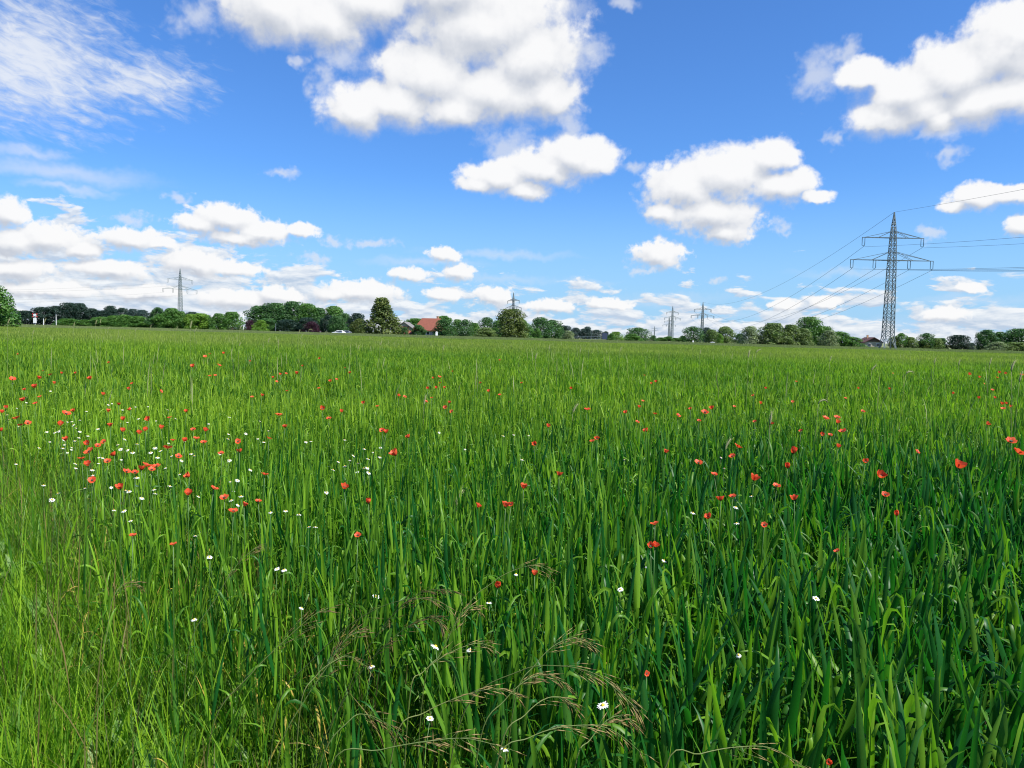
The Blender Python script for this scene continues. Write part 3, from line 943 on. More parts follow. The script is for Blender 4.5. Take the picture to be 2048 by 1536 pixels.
prs = np.random.default_rng(21)
seen = []
for px, py, w in poppies:
    if any(abs(px - a) < 7 and abs(py - b) < 6 and (px > 1545 and a > 1545) for a, b in seen):
        continue                                    # the same flower read from two overlapping views
    seen.append((px, py))
    low = py > 1100
    h = 0.83 + (0.05 if py < 800 else 0.0)
    if low:
        h = 0.70
    p = on_plane(px, py, h)
    dist = p.y
    dia = min(max(w * dist / FPX * (1.12 if py < 1200 else 0.9), 0.034 if py < 1000 else 0.024 if py < 1200 else 0.014), 0.090)
    lb = LOOK.get((round(px, 1), round(py, 1)))
    form = 'open' if w > 11 else ('cup' if prs.random() < 0.6 else 'open')
    if lb and ('bud' in lb or 'half open' in lb or 'narrow' in lb):
        form = 'closed'
    elif lb and ('cup' in lb or 'folded' in lb or 'bowl' in lb or 'dark' in lb):
        form = 'cup'
    scale = dia * (1.0 if form == 'open' else 1.35 if form == 'cup' else 1.7)
    x, y = p.x, p.y
    g0 = float(gz(x, y))
    hh = p.z - g0 - scale * 0.2
    tilt = Matrix.Rotation(prs.normal(0.32, 0.28), 4, 'X') @ Matrix.Rotation(prs.normal(0, 0.28), 4, 'Y') @ Matrix.Rotation(prs.uniform(0, 6.28), 4, 'Z')
    head = Matrix.Translation((0, 0, hh)) @ tilt @ Matrix.Scale(scale, 4)
    sp = stem_points(prs, hh)
    if dist < 7.5 or lb:
        root = empty('poppy', (x, y, g0))
        mb = MB()
        mb.tube(sp, 0.0016, 5)
        mb.build('stem', M['stem'], root, True)
        for k in range(4):
            o = link('petal', PETALS[form, (k + len(seen)) % 3], root)
            inner = k % 2
            o.matrix_local = head @ Matrix.Rotation(k * math.pi / 2 + prs.normal(0, 0.1), 4, 'Z') @ Matrix.Translation((0, 0, 0.015 * inner)) @ Matrix.Scale(0.93 if inner else 1.0, 4)
        o = link('seed_capsule', CAPSULE, root)
        o.matrix_local = head
    else:
        vs, fs, ms = [], [], []
        mb = MB()
        mb.tube(sp, 0.0018, 3, 0)
        off = len(mb.v)
        for k in range(4):
            pv, pf = petal_geo(form, k * 5 + len(seen), 5, 3)
            Mx = head @ Matrix.Rotation(k * math.pi / 2, 4, 'Z') @ Matrix.Scale(0.5, 4)
            mb.add([Mx @ Vector(q_) for q_ in pv], pf, 1)
        mb.tube([head @ Vector((0, 0, -0.01)), head @ Vector((0, 0, 0.15))], 0.09 * scale, 5, 2)
        root = mb.build('poppy', [M['stem'], M['petal'], M['capsule']], None, True)
        root.location = (x, y, g0)
    tag(root, lb or poppy_zone(px, py, w), 'poppy', 'red poppies in the wheat field')

# ------------------------------------------------------------------ mayweed daisies
DAISY_PX = [
    [(515,708),(345,212),(518,738),(180,253),(180,290),(125,455),(48,375),(60,408),(320,490),(375,495),(402,487),(460,422),(490,420),(500,445),(520,465),(545,488),(545,410),(668,470),(340,558),(510,552),(440,578),(540,530),(490,597),(430,603),(460,632),(488,612),(268,600),(600,518),(805,578),(850,540),(935,575),(870,615),(905,632),(822,610),(1058,600),(1095,620),(1028,632),(1150,568),(1170,655),(1305,640),(1325,655),(1260,558),(1240,687),(828,680),(1075,665),(675,665),(672,705),(700,668),(628,750),(632,787),(1128,738),(1225,780),(935,858),(932,803),(880,897),(855,893),(580,875),(297,855),(395,912),(355,955),(1050,885),(1060,912),(1160,860),(968,943),(778,1025),(845,1030),(890,1097),(1620,822),(1595,895),(1573,830),(1710,750),(1565,390),(1775,418),(1845,1040),(1950,1030),(2040,1055),(1625,990),(1577,958),(1333,1200),(1145,340),(945,400),(990,415),(835,340),(925,320),(1010,318),(740,305),(765,297),(893,330),(870,425),(822,430),(1200,400),(1065,415),(1425,435),(1832,483),(1760,537),(1560,505),(1558,540),(1678,503),(1800,560),(1500,640),(1565,685),(435,548),(590,350),(115,328),(85,160),(110,710),(1430,1345),(1645,930),(1355,932),(760,870)],
    [(340,685),(438,607),(305,725),(435,740),(460,738),(470,770),(395,705),(465,675),(545,663),(500,630),(60,1140),(105,1140),(225,750),(262,695),(180,905),(950,495),(1385,518),(1460,510),(1560,515),(1515,680),(1128,610),(390,765),(365,653),(75,555),(40,560),(550,598),(305,545)],
    [(600,725),(1385,708),(1627,1020),(1408,795),(1500,1110),(1155,1155),(1507,1240)],
]
daisies = [(CROPS[k][0] + x / CROPS[k][2], CROPS[k][1] + y / CROPS[k][2], None) for k in range(3) for x, y in DAISY_PX[k]]
NEAR_DAISY = [  # photo pixel, what singles it out
    (752, 1193, 'white daisy above the arching brown seed heads'), (603, 1216, 'white daisy left of the arching brown seed heads'), (978, 1206, 'white daisy under a bent pale leaf in the foreground'),
    (871, 1293, 'large white daisy half hidden in the middle foreground'), (941, 1300, 'white daisy behind pale seed heads in the foreground'), (743, 1333, 'white daisy at the tip of a brown seed head'),
    (860, 1437, 'white daisy low between blades below the seed heads'), (1009, 1498, 'white daisy with yellow disc at the bottom of the field'), (1032, 1148, 'small white daisy beside a drooping seed head'),
    (1295, 1134, 'white daisy between broad dark blades right of the middle'), (1241, 1179, 'white daisy below a broad pale blade'), (1477, 1310, 'daisy showing a yellow disc and drooping petals at the right'),
    (1206, 1411, 'large white daisy split by a blade in the foreground'), (1328, 1121, 'tiny white daisy high between dark blades'), (419, 1116, 'white daisy at the left margin above the grass'),
    (388, 1239, 'white daisy over the verge grass'), (554, 1138, 'left one of two small daisies over the left wheat'), (568, 1140, 'right one of two small daisies over the left wheat'), (1632, 1197, 'white daisy among dark blades at the right')]
daisies += [(x, y, lb) for x, y, lb in NEAR_DAISY]
DISC = MB()
DISC.tube([(0, 0, -0.05), (0, 0, 0.05), (0, 0, 0.14), (0, 0, 0.19)], [0.20, 0.21, 0.16, 0.05], 10)
DISC_ME = DISC.mesh('daisy_disc', M['disc_floret'], True)


def ray_florets(n, droop, r):
    v, f = [], []
    for k in range(n):
        a = 2 * math.pi * k / n + r.normal(0, 0.05)
        L = r.uniform(0.42, 0.52)
        dr = droop + r.normal(0, 0.08)
        o = len(v)
        for t, w in ((0, 0.035), (0.4, 0.075), (0.8, 0.07), (1.0, 0.03)):
            rad, z = 0.15 + L * t * math.cos(dr * t), 0.03 - L * t * math.sin(dr * t)
            for s in (-1, 1):
                v.append((rad * math.cos(a) - s * w * math.sin(a), rad * math.sin(a) + s * w * math.cos(a), z))
        f += [(o + 2 * i, o + 2 * i + 1, o + 2 * i + 3, o + 2 * i + 2) for i in range(3)]
    return np.array(v), f


RAYS = [mesh_np('daisy_petals', *ray_florets(14 - q_, d_, prs), [M['ray_floret']]) for q_, d_ in ((0, 0.05), (1, 0.35), (2, 0.9), (0, 0.6))]
for i, (px, py, lb) in enumerate(daisies):
    h = 0.72 if py < 1100 else 0.65
    p = on_plane(px, py, h)
    g0 = float(gz(p.x, p.y))
    dia = prs.uniform(0.013, 0.024) if p.y > 3 else prs.uniform(0.013, 0.019)
    if lb and 'large' in lb:
        dia = 0.023
    hh = p.z - g0
    tl = Euler((prs.normal(0.18, 0.25), prs.normal(0.1, 0.3), prs.uniform(0, 0.3)))
    head = Matrix.Translation((0, 0, hh)) @ tl.to_matrix().to_4x4() @ Matrix.Scale(dia, 4)
    mb = MB()
    mb.tube(stem_points(prs, hh, 0.06), 0.0011, 4)
    if lb:
        root = empty('daisy', (p.x, p.y, g0))
        mb.build('stem', M['stem'], root, True)
        link('petals', RAYS[2 if 'drooping' in lb else i % 2], root).matrix_local = head
        link('disc', DISC_ME, root).matrix_local = head
    else:
        rv_, rf_ = ray_florets(9, 0.3, prs)
        mb.add([head @ Vector(q_) for q_ in rv_], rf_, 1)
        mb.tube([head @ Vector((0, 0, 0.0)), head @ Vector((0, 0, 0.17))], 0.17 * dia, 6, 2)
        root = mb.build('daisy', [M['stem'], M['ray_floret'], M['disc_floret']], None, True)
        root.location = (p.x, p.y, g0)
    if not lb:
        lb = ('small white daisy in the flowery patch on the left' if px < 640 and py < 930 else 'white daisy at the near margin of the left flowery patch' if px < 640
              else 'small white daisy scattered left of the middle' if px < 900 else 'small white daisy scattered in the wheat right of the middle')
    tag(root, lb, 'daisy', 'white daisies in the wheat')

# feathery mayweed leaves under the daisies
herb_c = proto_collection('mayweed', lambda r: grass_tufts(r, 60, 0.09, 3, 0.08, 0.55, 0.0015, 0.0035, 0.5, 0.8), 6, M['herb'])
hp = np.array([on_plane(px, py, 0.45)[:2] for px, py, lb in daisies for _ in range(5)])
hp = hp + rng.normal(0, 0.14, hp.shape)
hp = hp[np.hypot(hp[:, 0], hp[:, 1]) > 1.2]
scatter('mayweed_foliage', hp, rng.uniform(0.8, 1.25, len(hp)), herb_c, 6, 0.1, 'feathery bright green leaves under the white daisies', 'foliage')

# ------------------------------------------------------------------ rye ears standing over the wheat
RYE = [  # photo pixel of the tip, distance, lean, droop of the ear
    (15, 637, 12, .05, .2), (88, 637, 14, .05, .2), (191, 640, 15, 0, .1), (200, 638, 16, 0, .1), (147, 645, 16, 0, .1), (215, 653, 18, .1, .4), (270, 656, 18, .05, .2), (380, 642, 9, 0, .1), (389, 656, 14, -.05, .5),
    (352, 653, 18, .1, .3), (479, 651, 15, .05, .3), (597, 660, 16, .03, .2), (602, 668, 17, .1, .3), (617, 660, 16, .1, 1.4), (536, 676, 14, .03, .2), (556, 678, 15, 0, .1), (478, 684, 16, .1, .3), (650, 664, 22, .2, 1.8),
    (886, 690, 12, 0, .1), (1071, 706, 10, -.1, .3), (1512, 698, 11, .15, .9), (1497, 700, 9, 0, .1), (1744, 730, 10, .1, .6), (1869, 716, 12, .03, .2), (1918, 720, 12, -.05, .2), (2024, 722, 6.0, -.12, .5), (2040, 742, 6.5, .05, .2),
    (1541, 822, 5.2, 0, .05), (1146, 806, 6.4, .08, .4), (1812, 745, 7.5, .15, 1.5), (1637, 803, 6.2, .1, 1.5), (1450, 876, 5.0, .06, .4), (912, 978, 3.8, .05, .3), (848, 790, 7, 0, .1), (1098, 690, 15, 0, .1), (716, 690, 15, .02, .2),
    (1400, 700, 16, 0, .2), (1240, 694, 16, .05, .2), (1160, 696, 14, -.04, .2), (760, 682, 15, .05, .3), (1660, 712, 12, .03, .2), (1980, 716, 10, .03, .2), (300, 650, 20, .05, .3), (65, 660, 16, .05, .2)]
for i, (px, py, Yd, lean, droop) in enumerate(RYE):
    tip = at_depth(px, py, Yd)
    g0 = float(gz(tip.x, Yd))
    H = max(tip.z - g0, 0.6)
    earL = 0.095
    root = empty('rye_stalk', (tip.x - lean * H * 0.3, Yd, g0))
    stemH = H - earL * max(0.2, math.cos(droop))
    ptsS = [(lean * H * 0.3 * (t ** 2), 0, stemH * t) for t in np.linspace(0, 1, 8)]
    mb = MB()
    mb.tube(ptsS, [0.0021] * 5 + [0.0017] * 3, 5)
    so = mb.build('stem', M['rye'], root, True)
    e_ = MB()
    a, c = 0.1 + lean, Vector(ptsS[-1])
    line, dirs = [c.copy()], []
    for k in range(6):
        a += droop / 6 * 1.3
        dv = Vector((math.sin(a), 0.1, math.cos(a)))
        c = c + dv * earL / 6
        line.append(c.copy())
        dirs.append(dv)
    e_.tube(line, [0.002, 0.0055, 0.006, 0.006, 0.0055, 0.004, 0.0015], 6)
    for k in range(6):
        for s in (-1, 1):
            q_ = line[k]
            dv = dirs[k]
            side = Vector((dv.z, 0.25 * (k % 2 - .5), -dv.x)) * s
            e_.bar(q_, q_ + dv * 0.035 + side * 0.012, 0.0006)
    e_.build('ear', M['ear'], root, True)
    far = 'pale rye ear standing over the wheat against the far trees' if py < 690 else None
    near = {27: 'tall straight pale stalk rising alone right of the middle', 28: 'grey feathery ear left of the middle poppy row', 29: 'pale bent rye ear curving right, far right wheat', 30: 'pale bent rye ear above the right poppy group',
            31: 'grey slanting ear right of the middle', 32: 'feathery green ear in the middle foreground wheat', 25: 'large rye ear leaning left at the right edge', 26: 'upright rye ear behind the leaning one at the right edge',
            19: 'bent pale stalk in the far middle wheat', 20: 'slanting stalk in the far wheat left of the large pylon', 21: 'thin upright stalk left of the large pylon', 22: 'bent stalk in the far wheat below the large pylon',
            23: 'upright stalk right of the large pylon', 24: 'leaning stalk well right of the large pylon', 33: 'thin pale stalk left of the middle', }
    tag(root, near.get(i) or far or 'thin rye stalk standing just over the far wheat', 'rye stalk', 'rye stalks over the wheat')

# ------------------------------------------------------------------ arching seed heads in the foreground
BROME = [  # path in photo pixels from low on the stem to the drooping tip, distance, tone, what it looks like
    ([(655, 1480), (690, 1390), (740, 1290), (800, 1215), (850, 1183), (902, 1178)], 1.75, 'tall arching brown seed head reaching furthest up'),
    ([(560, 1400), (620, 1325), (700, 1250), (780, 1207), (860, 1197), (900, 1216)], 1.70, 'slender seed head arching beside the tallest one'),
    ([(640, 1500), (700, 1380), (750, 1310), (820, 1250), (870, 1235), (885, 1252)], 1.68, 'dense brown seed head below the tallest one'),
    ([(850, 1360), (880, 1310), (915, 1240), (945, 1212), (960, 1218)], 1.8, 'straw coloured upright seed head in the middle foreground'),
    ([(820, 1390), (845, 1345), (895, 1308), (950, 1287), (982, 1293)], 1.6, 'pale feathered seed head left of the lower daisies'),
    ([(600, 1420), (632, 1352), (672, 1320), (700, 1313), (740, 1338)], 1.6, 'dark brown seed head ending at a daisy'),
    ([(790, 1480), (850, 1425), (930, 1390), (990, 1378), (1035, 1392)], 1.45, 'long pale seed head low in the middle'),
    ([(960, 1480), (1010, 1400), (1058, 1357), (1100, 1352), (1140, 1374)], 1.45, 'tawny bushy seed head right of the middle'),
    ([(930, 1420), (1040, 1342), (1120, 1332), (1190, 1348), (1240, 1385), (1278, 1424)], 1.5, 'largest golden seed head drooping to the right'),
    ([(1030, 1400), (1070, 1330), (1110, 1290), (1150, 1276), (1186, 1290)], 1.65, 'golden seed head above the largest drooping one'),
    ([(990, 1536), (1060, 1475), (1140, 1452), (1220, 1458), (1285, 1508)], 1.3, 'golden seed head near the bottom drooping right'),
    ([(1330, 1536), (1400, 1508), (1475, 1494), (1545, 1497), (1610, 1535)], 1.28, 'golden seed head alone at bottom right'),
    ([(640, 1536), (700, 1440), (735, 1430), (770, 1446), (802, 1472)], 1.4, 'reddish brown seed head drooping at lower left'),
    ([(660, 1536), (760, 1500), (860, 1482), (940, 1478), (1040, 1505)], 1.3, 'thin seed head stretched along the bottom'),
    ([(930, 1230), (985, 1165), (1035, 1138), (1075, 1131), (1105, 1146)], 2.1, 'pale seed head highest right of the middle'),
    ([(380, 1290), (430, 1200), (470, 1135), (505, 1100), (520, 1092)], 2.1, 'thin brown seed head leaning right over the left wheat'),
    ([(430, 1440), (500, 1350), (570, 1280), (625, 1232), (660, 1215)], 1.8, 'thin dark seed head leaning right at the margin'),
    ([(205, 1330), (215, 1260), (228, 1190), (262, 1165), (285, 1175)], 2.2, 'small bent seed head over the verge'),
    ([(120, 1200), (126, 1120), (130, 1050), (128, 985)], 2.8, 'reddish upright spike left of the verge'), ([(98, 1180), (103, 1100), (104, 1030), (100, 975)], 2.9, 'taller reddish spike at the left of the verge'),
    ([(1150, 1536), (1180, 1480), (1215, 1440), (1245, 1432), (1270, 1450)], 1.4, 'short tawny seed head under the largest one'),
    ([(1000, 1500), (1050, 1430), (1090, 1398), (1125, 1395), (1150, 1412)], 1.38, 'tangled tawny seed head low in the middle'),
    ([(560, 1500), (610, 1400), (650, 1340), (690, 1280), (720, 1262)], 1.65, 'dark thin seed head left of the dense brown one')]


def spline(P_, n):
    P_ = [P_[0]] + list(P_) + [P_[-1]]
    out = []
    for i in range(1, len(P_) - 2):
        for k in range(n):
            t = k / n
            a, b_, c, d_ = P_[i - 1], P_[i], P_[i + 1], P_[i + 2]
            out.append(0.5 * ((2 * b_) + (c - a) * t + (2 * a - 5 * b_ + 4 * c - d_) * t * t + (3 * b_ - a - 3 * c + d_) * t ** 3))
    out.append(P_[-2])
    return out


for path, Yd, lb in BROME:
    n = len(path)
    pts3 = [at_depth(px, py, Yd + 0.10 * (i / (n - 1) - 0.5) * (1 if len(path) % 2 else -1)) for i, (px, py) in enumerate(path)]
    first = pts3[0]
    d0 = (pts3[1] - pts3[0])
    gx, gy = first.x - d0.x * 0.8 + 0.02, first.y + 0.05
    bottom = Vector((gx, gy, float(gz(gx, gy))))
    root = empty('brome_grass', bottom)
    loc = [Vector((0, 0, 0)), (first - bottom) * 0.5 + Vector((-0.015, 0, 0.06))] + [q_ - bottom for q_ in pts3]
    cv = spline(loc, 6)
    mb = MB()
    mb.tube(cv, [0.0016 - 0.0011 * i / len(cv) for i in range(len(cv))], 5)
    so = mb.build('stem', M['brome_stem'], root, True)
    so.data.attributes.new('tint', 'FLOAT', 'POINT').data.foreach_set('value', np.full(len(so.data.vertices), prs.uniform(0.3, 0.9), np.float32))
    sv, sf, stt = [], [], []
    spike = 'spike' in lb
    vary, thick_ = prs.uniform(0.65, 1.5), prs.uniform(0.8, 1.3)
    tone = 0.15 if ('dark' in lb or 'brown' in lb) else 0.85 if ('golden' in lb or 'pale' in lb or 'straw' in lb) else 0.5
    start = int(len(cv) * (0.60 if not spike else 0.66))
    k = start
    step = 1 if not spike else 1
    pm = MB()
    for k in range(start, len(cv)):
        c = cv[k]
        d_ = (cv[min(k + 1, len(cv) - 1)] - cv[k - 1]).normalized()
        seg = (cv[k] - cv[k - 1])
        reps = (3 if prs.random() < 0.7 else 1) if ('dense' in lb or 'bushy' in lb or 'largest' in lb or spike) else int(prs.integers(0, 4))
        for _ in range(reps):
            c0 = c - seg * prs.random()
            side = Vector((prs.normal(0, 1), prs.normal(0, 1), prs.normal(-0.15, 0.7)))
            side = (side - d_ * side.dot(d_)).normalized()
            frac = (k - start) / max(1, len(cv) - start)
            bl = prs.uniform(0.005, 0.030) * vary * (1.2 - 0.7 * frac) * (0.3 if spike else 1)
            tip = c0 + (d_ * 1.0 + side * 0.55).normalized() * bl + Vector((0, 0, -bl * 0.15))
            pm.tube([c0, (c0 + tip) / 2 + side * bl * 0.1, tip], 0.00035, 3, 1)
            ax = (d_ + side * 0.28 + Vector((0, 0, -0.22))).normalized()
            L = prs.uniform(0.013, 0.021) * (0.55 if spike else 1)
            pm.tube([tip, tip + ax * L * 0.3, tip + ax * L * 0.7, tip + ax * L], [0.0003, 0.0010 * thick_, 0.0008 * thick_, 0.0002], 5, 0)
            pm.bar(tip + ax * L * 0.9, tip + ax * (L + 0.009) + side * 0.001, 0.00018, 0)
    po = pm.build('panicle', [M['brome'], M['brome_stem']], root, True)
    po.data.attributes.new('tint', 'FLOAT', 'POINT').data.foreach_set('value', np.clip(np.repeat(prs.normal(tone, 0.18, len(po.data.vertices) // 4 + 1), 4)[:len(po.data.vertices)], 0, 1).astype(np.float32))
    tag(root, lb, 'grass stalk', 'seed heads arching over the near wheat', 'thing')
# ------------------------------------------------------------------ pylons and cables
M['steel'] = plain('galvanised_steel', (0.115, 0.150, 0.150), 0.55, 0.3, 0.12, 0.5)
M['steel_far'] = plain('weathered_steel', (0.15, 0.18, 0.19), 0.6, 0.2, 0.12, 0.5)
M['glassy'] = plain('insulator_glaze', (0.030, 0.060, 0.062), 0.35, 0.0, 0.1, 4.0)
M['cable'] = plain('cable', (0.10, 0.12, 0.13), 0.6, 0.3, 0.1, 0.2)


def lerp(a, b, t):
    return a + (b - a) * t


def body_half(h):
    """half width of the tower at a height fraction"""
    K = [(0.0, 0.0500), (0.108, 0.0340), (0.30, 0.0300), (0.657, 0.0235), (0.817, 0.0180), (0.90, 0.0125), (0.985, 0.0025), (1.0, 0.0020)]
    for (a, wa), (b, wb) in zip(K, K[1:]):
        if h <= b:
            return lerp(wa, wb, (h - a) / (b - a)) * 0.92
    return 0.002


def pylon_meshes(H, thick):
    bd = MB()
    lv = [0.0, 0.108, 0.145, 0.18, 0.215, 0.245, 0.28, 0.33, 0.38, 0.43, 0.475, 0.52, 0.56, 0.60, 0.63, 0.657, 0.685, 0.716, 0.75, 0.785, 0.817, 0.84, 0.863, 0.90, 0.935, 0.97, 1.0]
    sg = [(-1, -1), (1, -1), (1, 1), (-1, 1)]
    rings = [[Vector((sx * body_half(h) * H, sy * body_half(h) * H, h * H)) for sx, sy in sg] for h in lv]
    for i in range(len(lv) - 1):
        r = thick * (1.25 if lv[i] < 0.6 else 0.95)
        for k in range(4):
            bd.bar(rings[i][k], rings[i + 1][k], r)
            a, b, c, d = rings[i][k], rings[i][(k + 1) % 4], rings[i + 1][(k + 1) % 4], rings[i + 1][k]
            if i == 0:
                m = (c + d) / 2
                bd.bar(a, m, thick * 0.7)
                bd.bar(b, m, thick * 0.7)
            elif lv[i] < 0.95:
                bd.bar(a, c, thick * 0.66)
                bd.bar(b, d, thick * 0.66)
            if i and (lv[i] <= 0.5 or abs(lv[i] - 0.657) < .01 or abs(lv[i] - 0.817) < .01 or abs(lv[i] - .716) < .01 or abs(lv[i] - .863) < .01):
                bd.bar(a, b, thick * 0.65)
    for sx, sy in sg:                                  # concrete footings
        w = body_half(0) * H
        bd.box((sx * w - 0.35, sy * w - 0.35, -0.4), (sx * w + 0.35, sy * w + 0.35, 0.15), 1)
    arms = []
    for hz, tie, half, inner in ((0.817, 0.863, 0.221, None), (0.657, 0.716, 0.297, 0.135)):
        m = MB()
        w = body_half(hz) * H
        for s in (-1, 1):
            tip = Vector((s * half * H, 0, hz * H))
            for sy in (-1, 1):
                root = Vector((s * w, sy * w, hz * H))
                m.bar(root, tip, thick * 1.1)
                wt = body_half(tie) * H
                tr = Vector((s * wt, sy * wt, tie * H))
                m.bar(tr, lerp(root, tip, 0.93), thick * 0.7)
                m.bar(tr, lerp(root, tip, 0.45), thick * 0.6)
            for q_ in range(1, 8):
                t = q_ / 8
                a = lerp(Vector((s * w, -w, hz * H)), tip, t)
                b = lerp(Vector((s * w, w, hz * H)), tip, t)
                b2 = lerp(Vector((s * w, w, hz * H)), tip, min(1, t + 0.125))
                m.bar(a, b, thick * 0.5)
                m.bar(a, b2, thick * 0.45)
        m.bar((-w, -w, hz * H), (w, -w, hz * H), thick)
        m.bar((-w, w, hz * H), (w, w, hz * H), thick)
        arms.append((m, [s * f * H for f in ((half,) if inner is None else (half, inner)) for s in (-1, 1)], hz * H))
    ins = MB()
    for s in (-1, 1):
        x = s * 0.0095 * H
        ins.tube([(x, 0, 0), (x, 0, -0.058 * H)], thick * 0.7, 5)
        for q_ in range(9):
            z = -0.058 * H * (q_ + 1) / 10
            ins.tube([(x, 0, z + 0.02), (x, 0, z - 0.02)], thick * 1.05, 6)
    ins.bar((-0.0095 * H, 0, -0.058 * H), (0.0095 * H, 0, -0.058 * H), thick * 0.6)
    ins.bar((0, 0, -0.058 * H), (0, 0, -0.067 * H), thick * 0.7)
    return bd, arms, ins


PY_H = 32.0


def pylon(px, ptop, Y, turn, label, mat, thick=0.075, lean_px=0):
    f = foot(px, Y)
    top = at_depth(px, ptop, Y)
    H = top.z - f.z
    bd, arms, ins = pylon_meshes(H, thick)
    root = empty('pylon', f, R(turn))
    bd.build('lattice_tower', [mat, M['concrete']], root)
    imesh = ins.mesh('insulator', M['glassy'] if mat is M['steel'] else mat)
    hooks = []
    for m, xs_, z in arms:
        m.build('crossarm', mat, root)
        for x in xs_:
            xi = x - math.copysign(0.0115 * H, x)
            o = link('insulator', imesh, root)
            o.location = (xi, 0, z)
            hooks.append((xi, z - 0.067 * H))
    tag(root, label, 'pylon', 'lattice pylons of the power lines')
    rm = Matrix.Rotation(R(turn), 3, 'Z')
    pts_ = [Vector(f) + rm @ Vector((x, 0, z)) for x, z in hooks]
    pts_.append(Vector(f) + Vector((0, 0, H)))
    return root, pts_, H


M['concrete'] = plain('concrete', (0.42, 0.41, 0.38), 0.9, 0, 0.12, 1.0)
pA, hookA, HA = pylon(1775, 424, 177, -1, 'tallest nearest lattice pylon standing in the wheat at right', M['steel'], 0.085)
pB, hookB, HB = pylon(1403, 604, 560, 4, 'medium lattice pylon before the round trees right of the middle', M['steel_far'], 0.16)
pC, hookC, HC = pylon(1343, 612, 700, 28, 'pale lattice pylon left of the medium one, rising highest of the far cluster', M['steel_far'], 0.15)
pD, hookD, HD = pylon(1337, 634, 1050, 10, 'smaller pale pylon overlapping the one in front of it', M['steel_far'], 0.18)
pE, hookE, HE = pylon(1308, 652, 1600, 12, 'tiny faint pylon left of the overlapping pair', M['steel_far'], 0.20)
pF, hookF, HF = pylon(361, 537, 420, 50, 'pylon rising behind the green hedge on the left', M['steel'], 0.085)
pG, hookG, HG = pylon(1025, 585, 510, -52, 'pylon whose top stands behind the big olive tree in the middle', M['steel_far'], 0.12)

SIDE = ['upper left', 'upper right', 'lower left outer', 'lower right outer', 'lower left inner', 'lower right inner', 'top earth']


def cable(a, b, sag, rad, label, grp):
    a, b = Vector(a), Vector(b)
    pts_ = []
    for i in range(25):
        t = i / 24
        p_ = lerp(a, b, t)
        p_.z -= sag * 4 * t * (1 - t)
        pts_.append(p_ - a)
    mb = MB()
    mb.tube(pts_, rad, 5, 0)
    o = mb.build('power_cable', M['cable'], None, True)
    o.location = a
    tag(o, label, 'power cable', grp)


NEXT = Vector((112.0, -120.0, -0.5))               # where the line goes on, behind the camera
for i, nm in enumerate(SIDE):
    lab = ('cable from the %s of the tallest pylon sloping down to the left' if i < 6 else '%s wire from the tip of the tallest pylon sloping down left') % (nm + (' insulator' if i < 6 else ''))
    cable(hookA[i], hookB[i], 11.5 if i < 6 else 8.5, 0.034, lab, 'cables of the large pylon')
    off = hookA[i] - Vector(pA.location)
    lab = ('cable from the %s of the tallest pylon running out to the right' if i < 6 else '%s wire from the tip of the tallest pylon rising right') % (nm + (' insulator' if i < 6 else ''))
    cable(hookA[i], NEXT + Matrix.Rotation(R(-4), 3, 'Z') @ off, 7.0 if i < 6 else 4.6, 0.024, lab, 'cables of the large pylon')
for i in (0, 1, 2, 3):
    off = hookF[i] - Vector(pF.location)
    cable(hookF[i], Vector((-470.0, 330.0, 1.0)) + off, 9.0, 0.022, 'thin cable from the %s insulator of the left pylon running out left' % SIDE[i], 'cables of the left pylon')

# ------------------------------------------------------------------ trees
FOL = {
    'dark': ((0.0108, 0.0288, 0.0234), (0.027, 0.0612, 0.0378)), 'middark': ((0.0198, 0.0684, 0.0198), (0.0648, 0.153, 0.036)), 'mid': ((0.0313, 0.1044, 0.0174), (0.1044, 0.2174, 0.0348)),  # dark: cloud shade over the left wood put into its leaf colour
    'bright': ((0.053, 0.1373, 0.0125), (0.1716, 0.2964, 0.0312)), 'olive': ((0.0343, 0.0655, 0.0125), (0.1435, 0.1794, 0.0406)), 'oliveg': ((0.0592, 0.1148, 0.0313), (0.174, 0.235, 0.0696)),
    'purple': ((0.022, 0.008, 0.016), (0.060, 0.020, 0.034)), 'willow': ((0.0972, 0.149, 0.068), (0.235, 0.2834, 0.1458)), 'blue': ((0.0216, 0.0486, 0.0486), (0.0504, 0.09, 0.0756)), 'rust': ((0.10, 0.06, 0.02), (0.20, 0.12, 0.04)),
}
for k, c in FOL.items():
    M['fol_' + k] = leaf_mat('foliage_' + k, c, 0.28, 0.55, 0.3, tcol=(1.3, 1.5, 0.7) if k != 'purple' else (1.2, 1, 1))


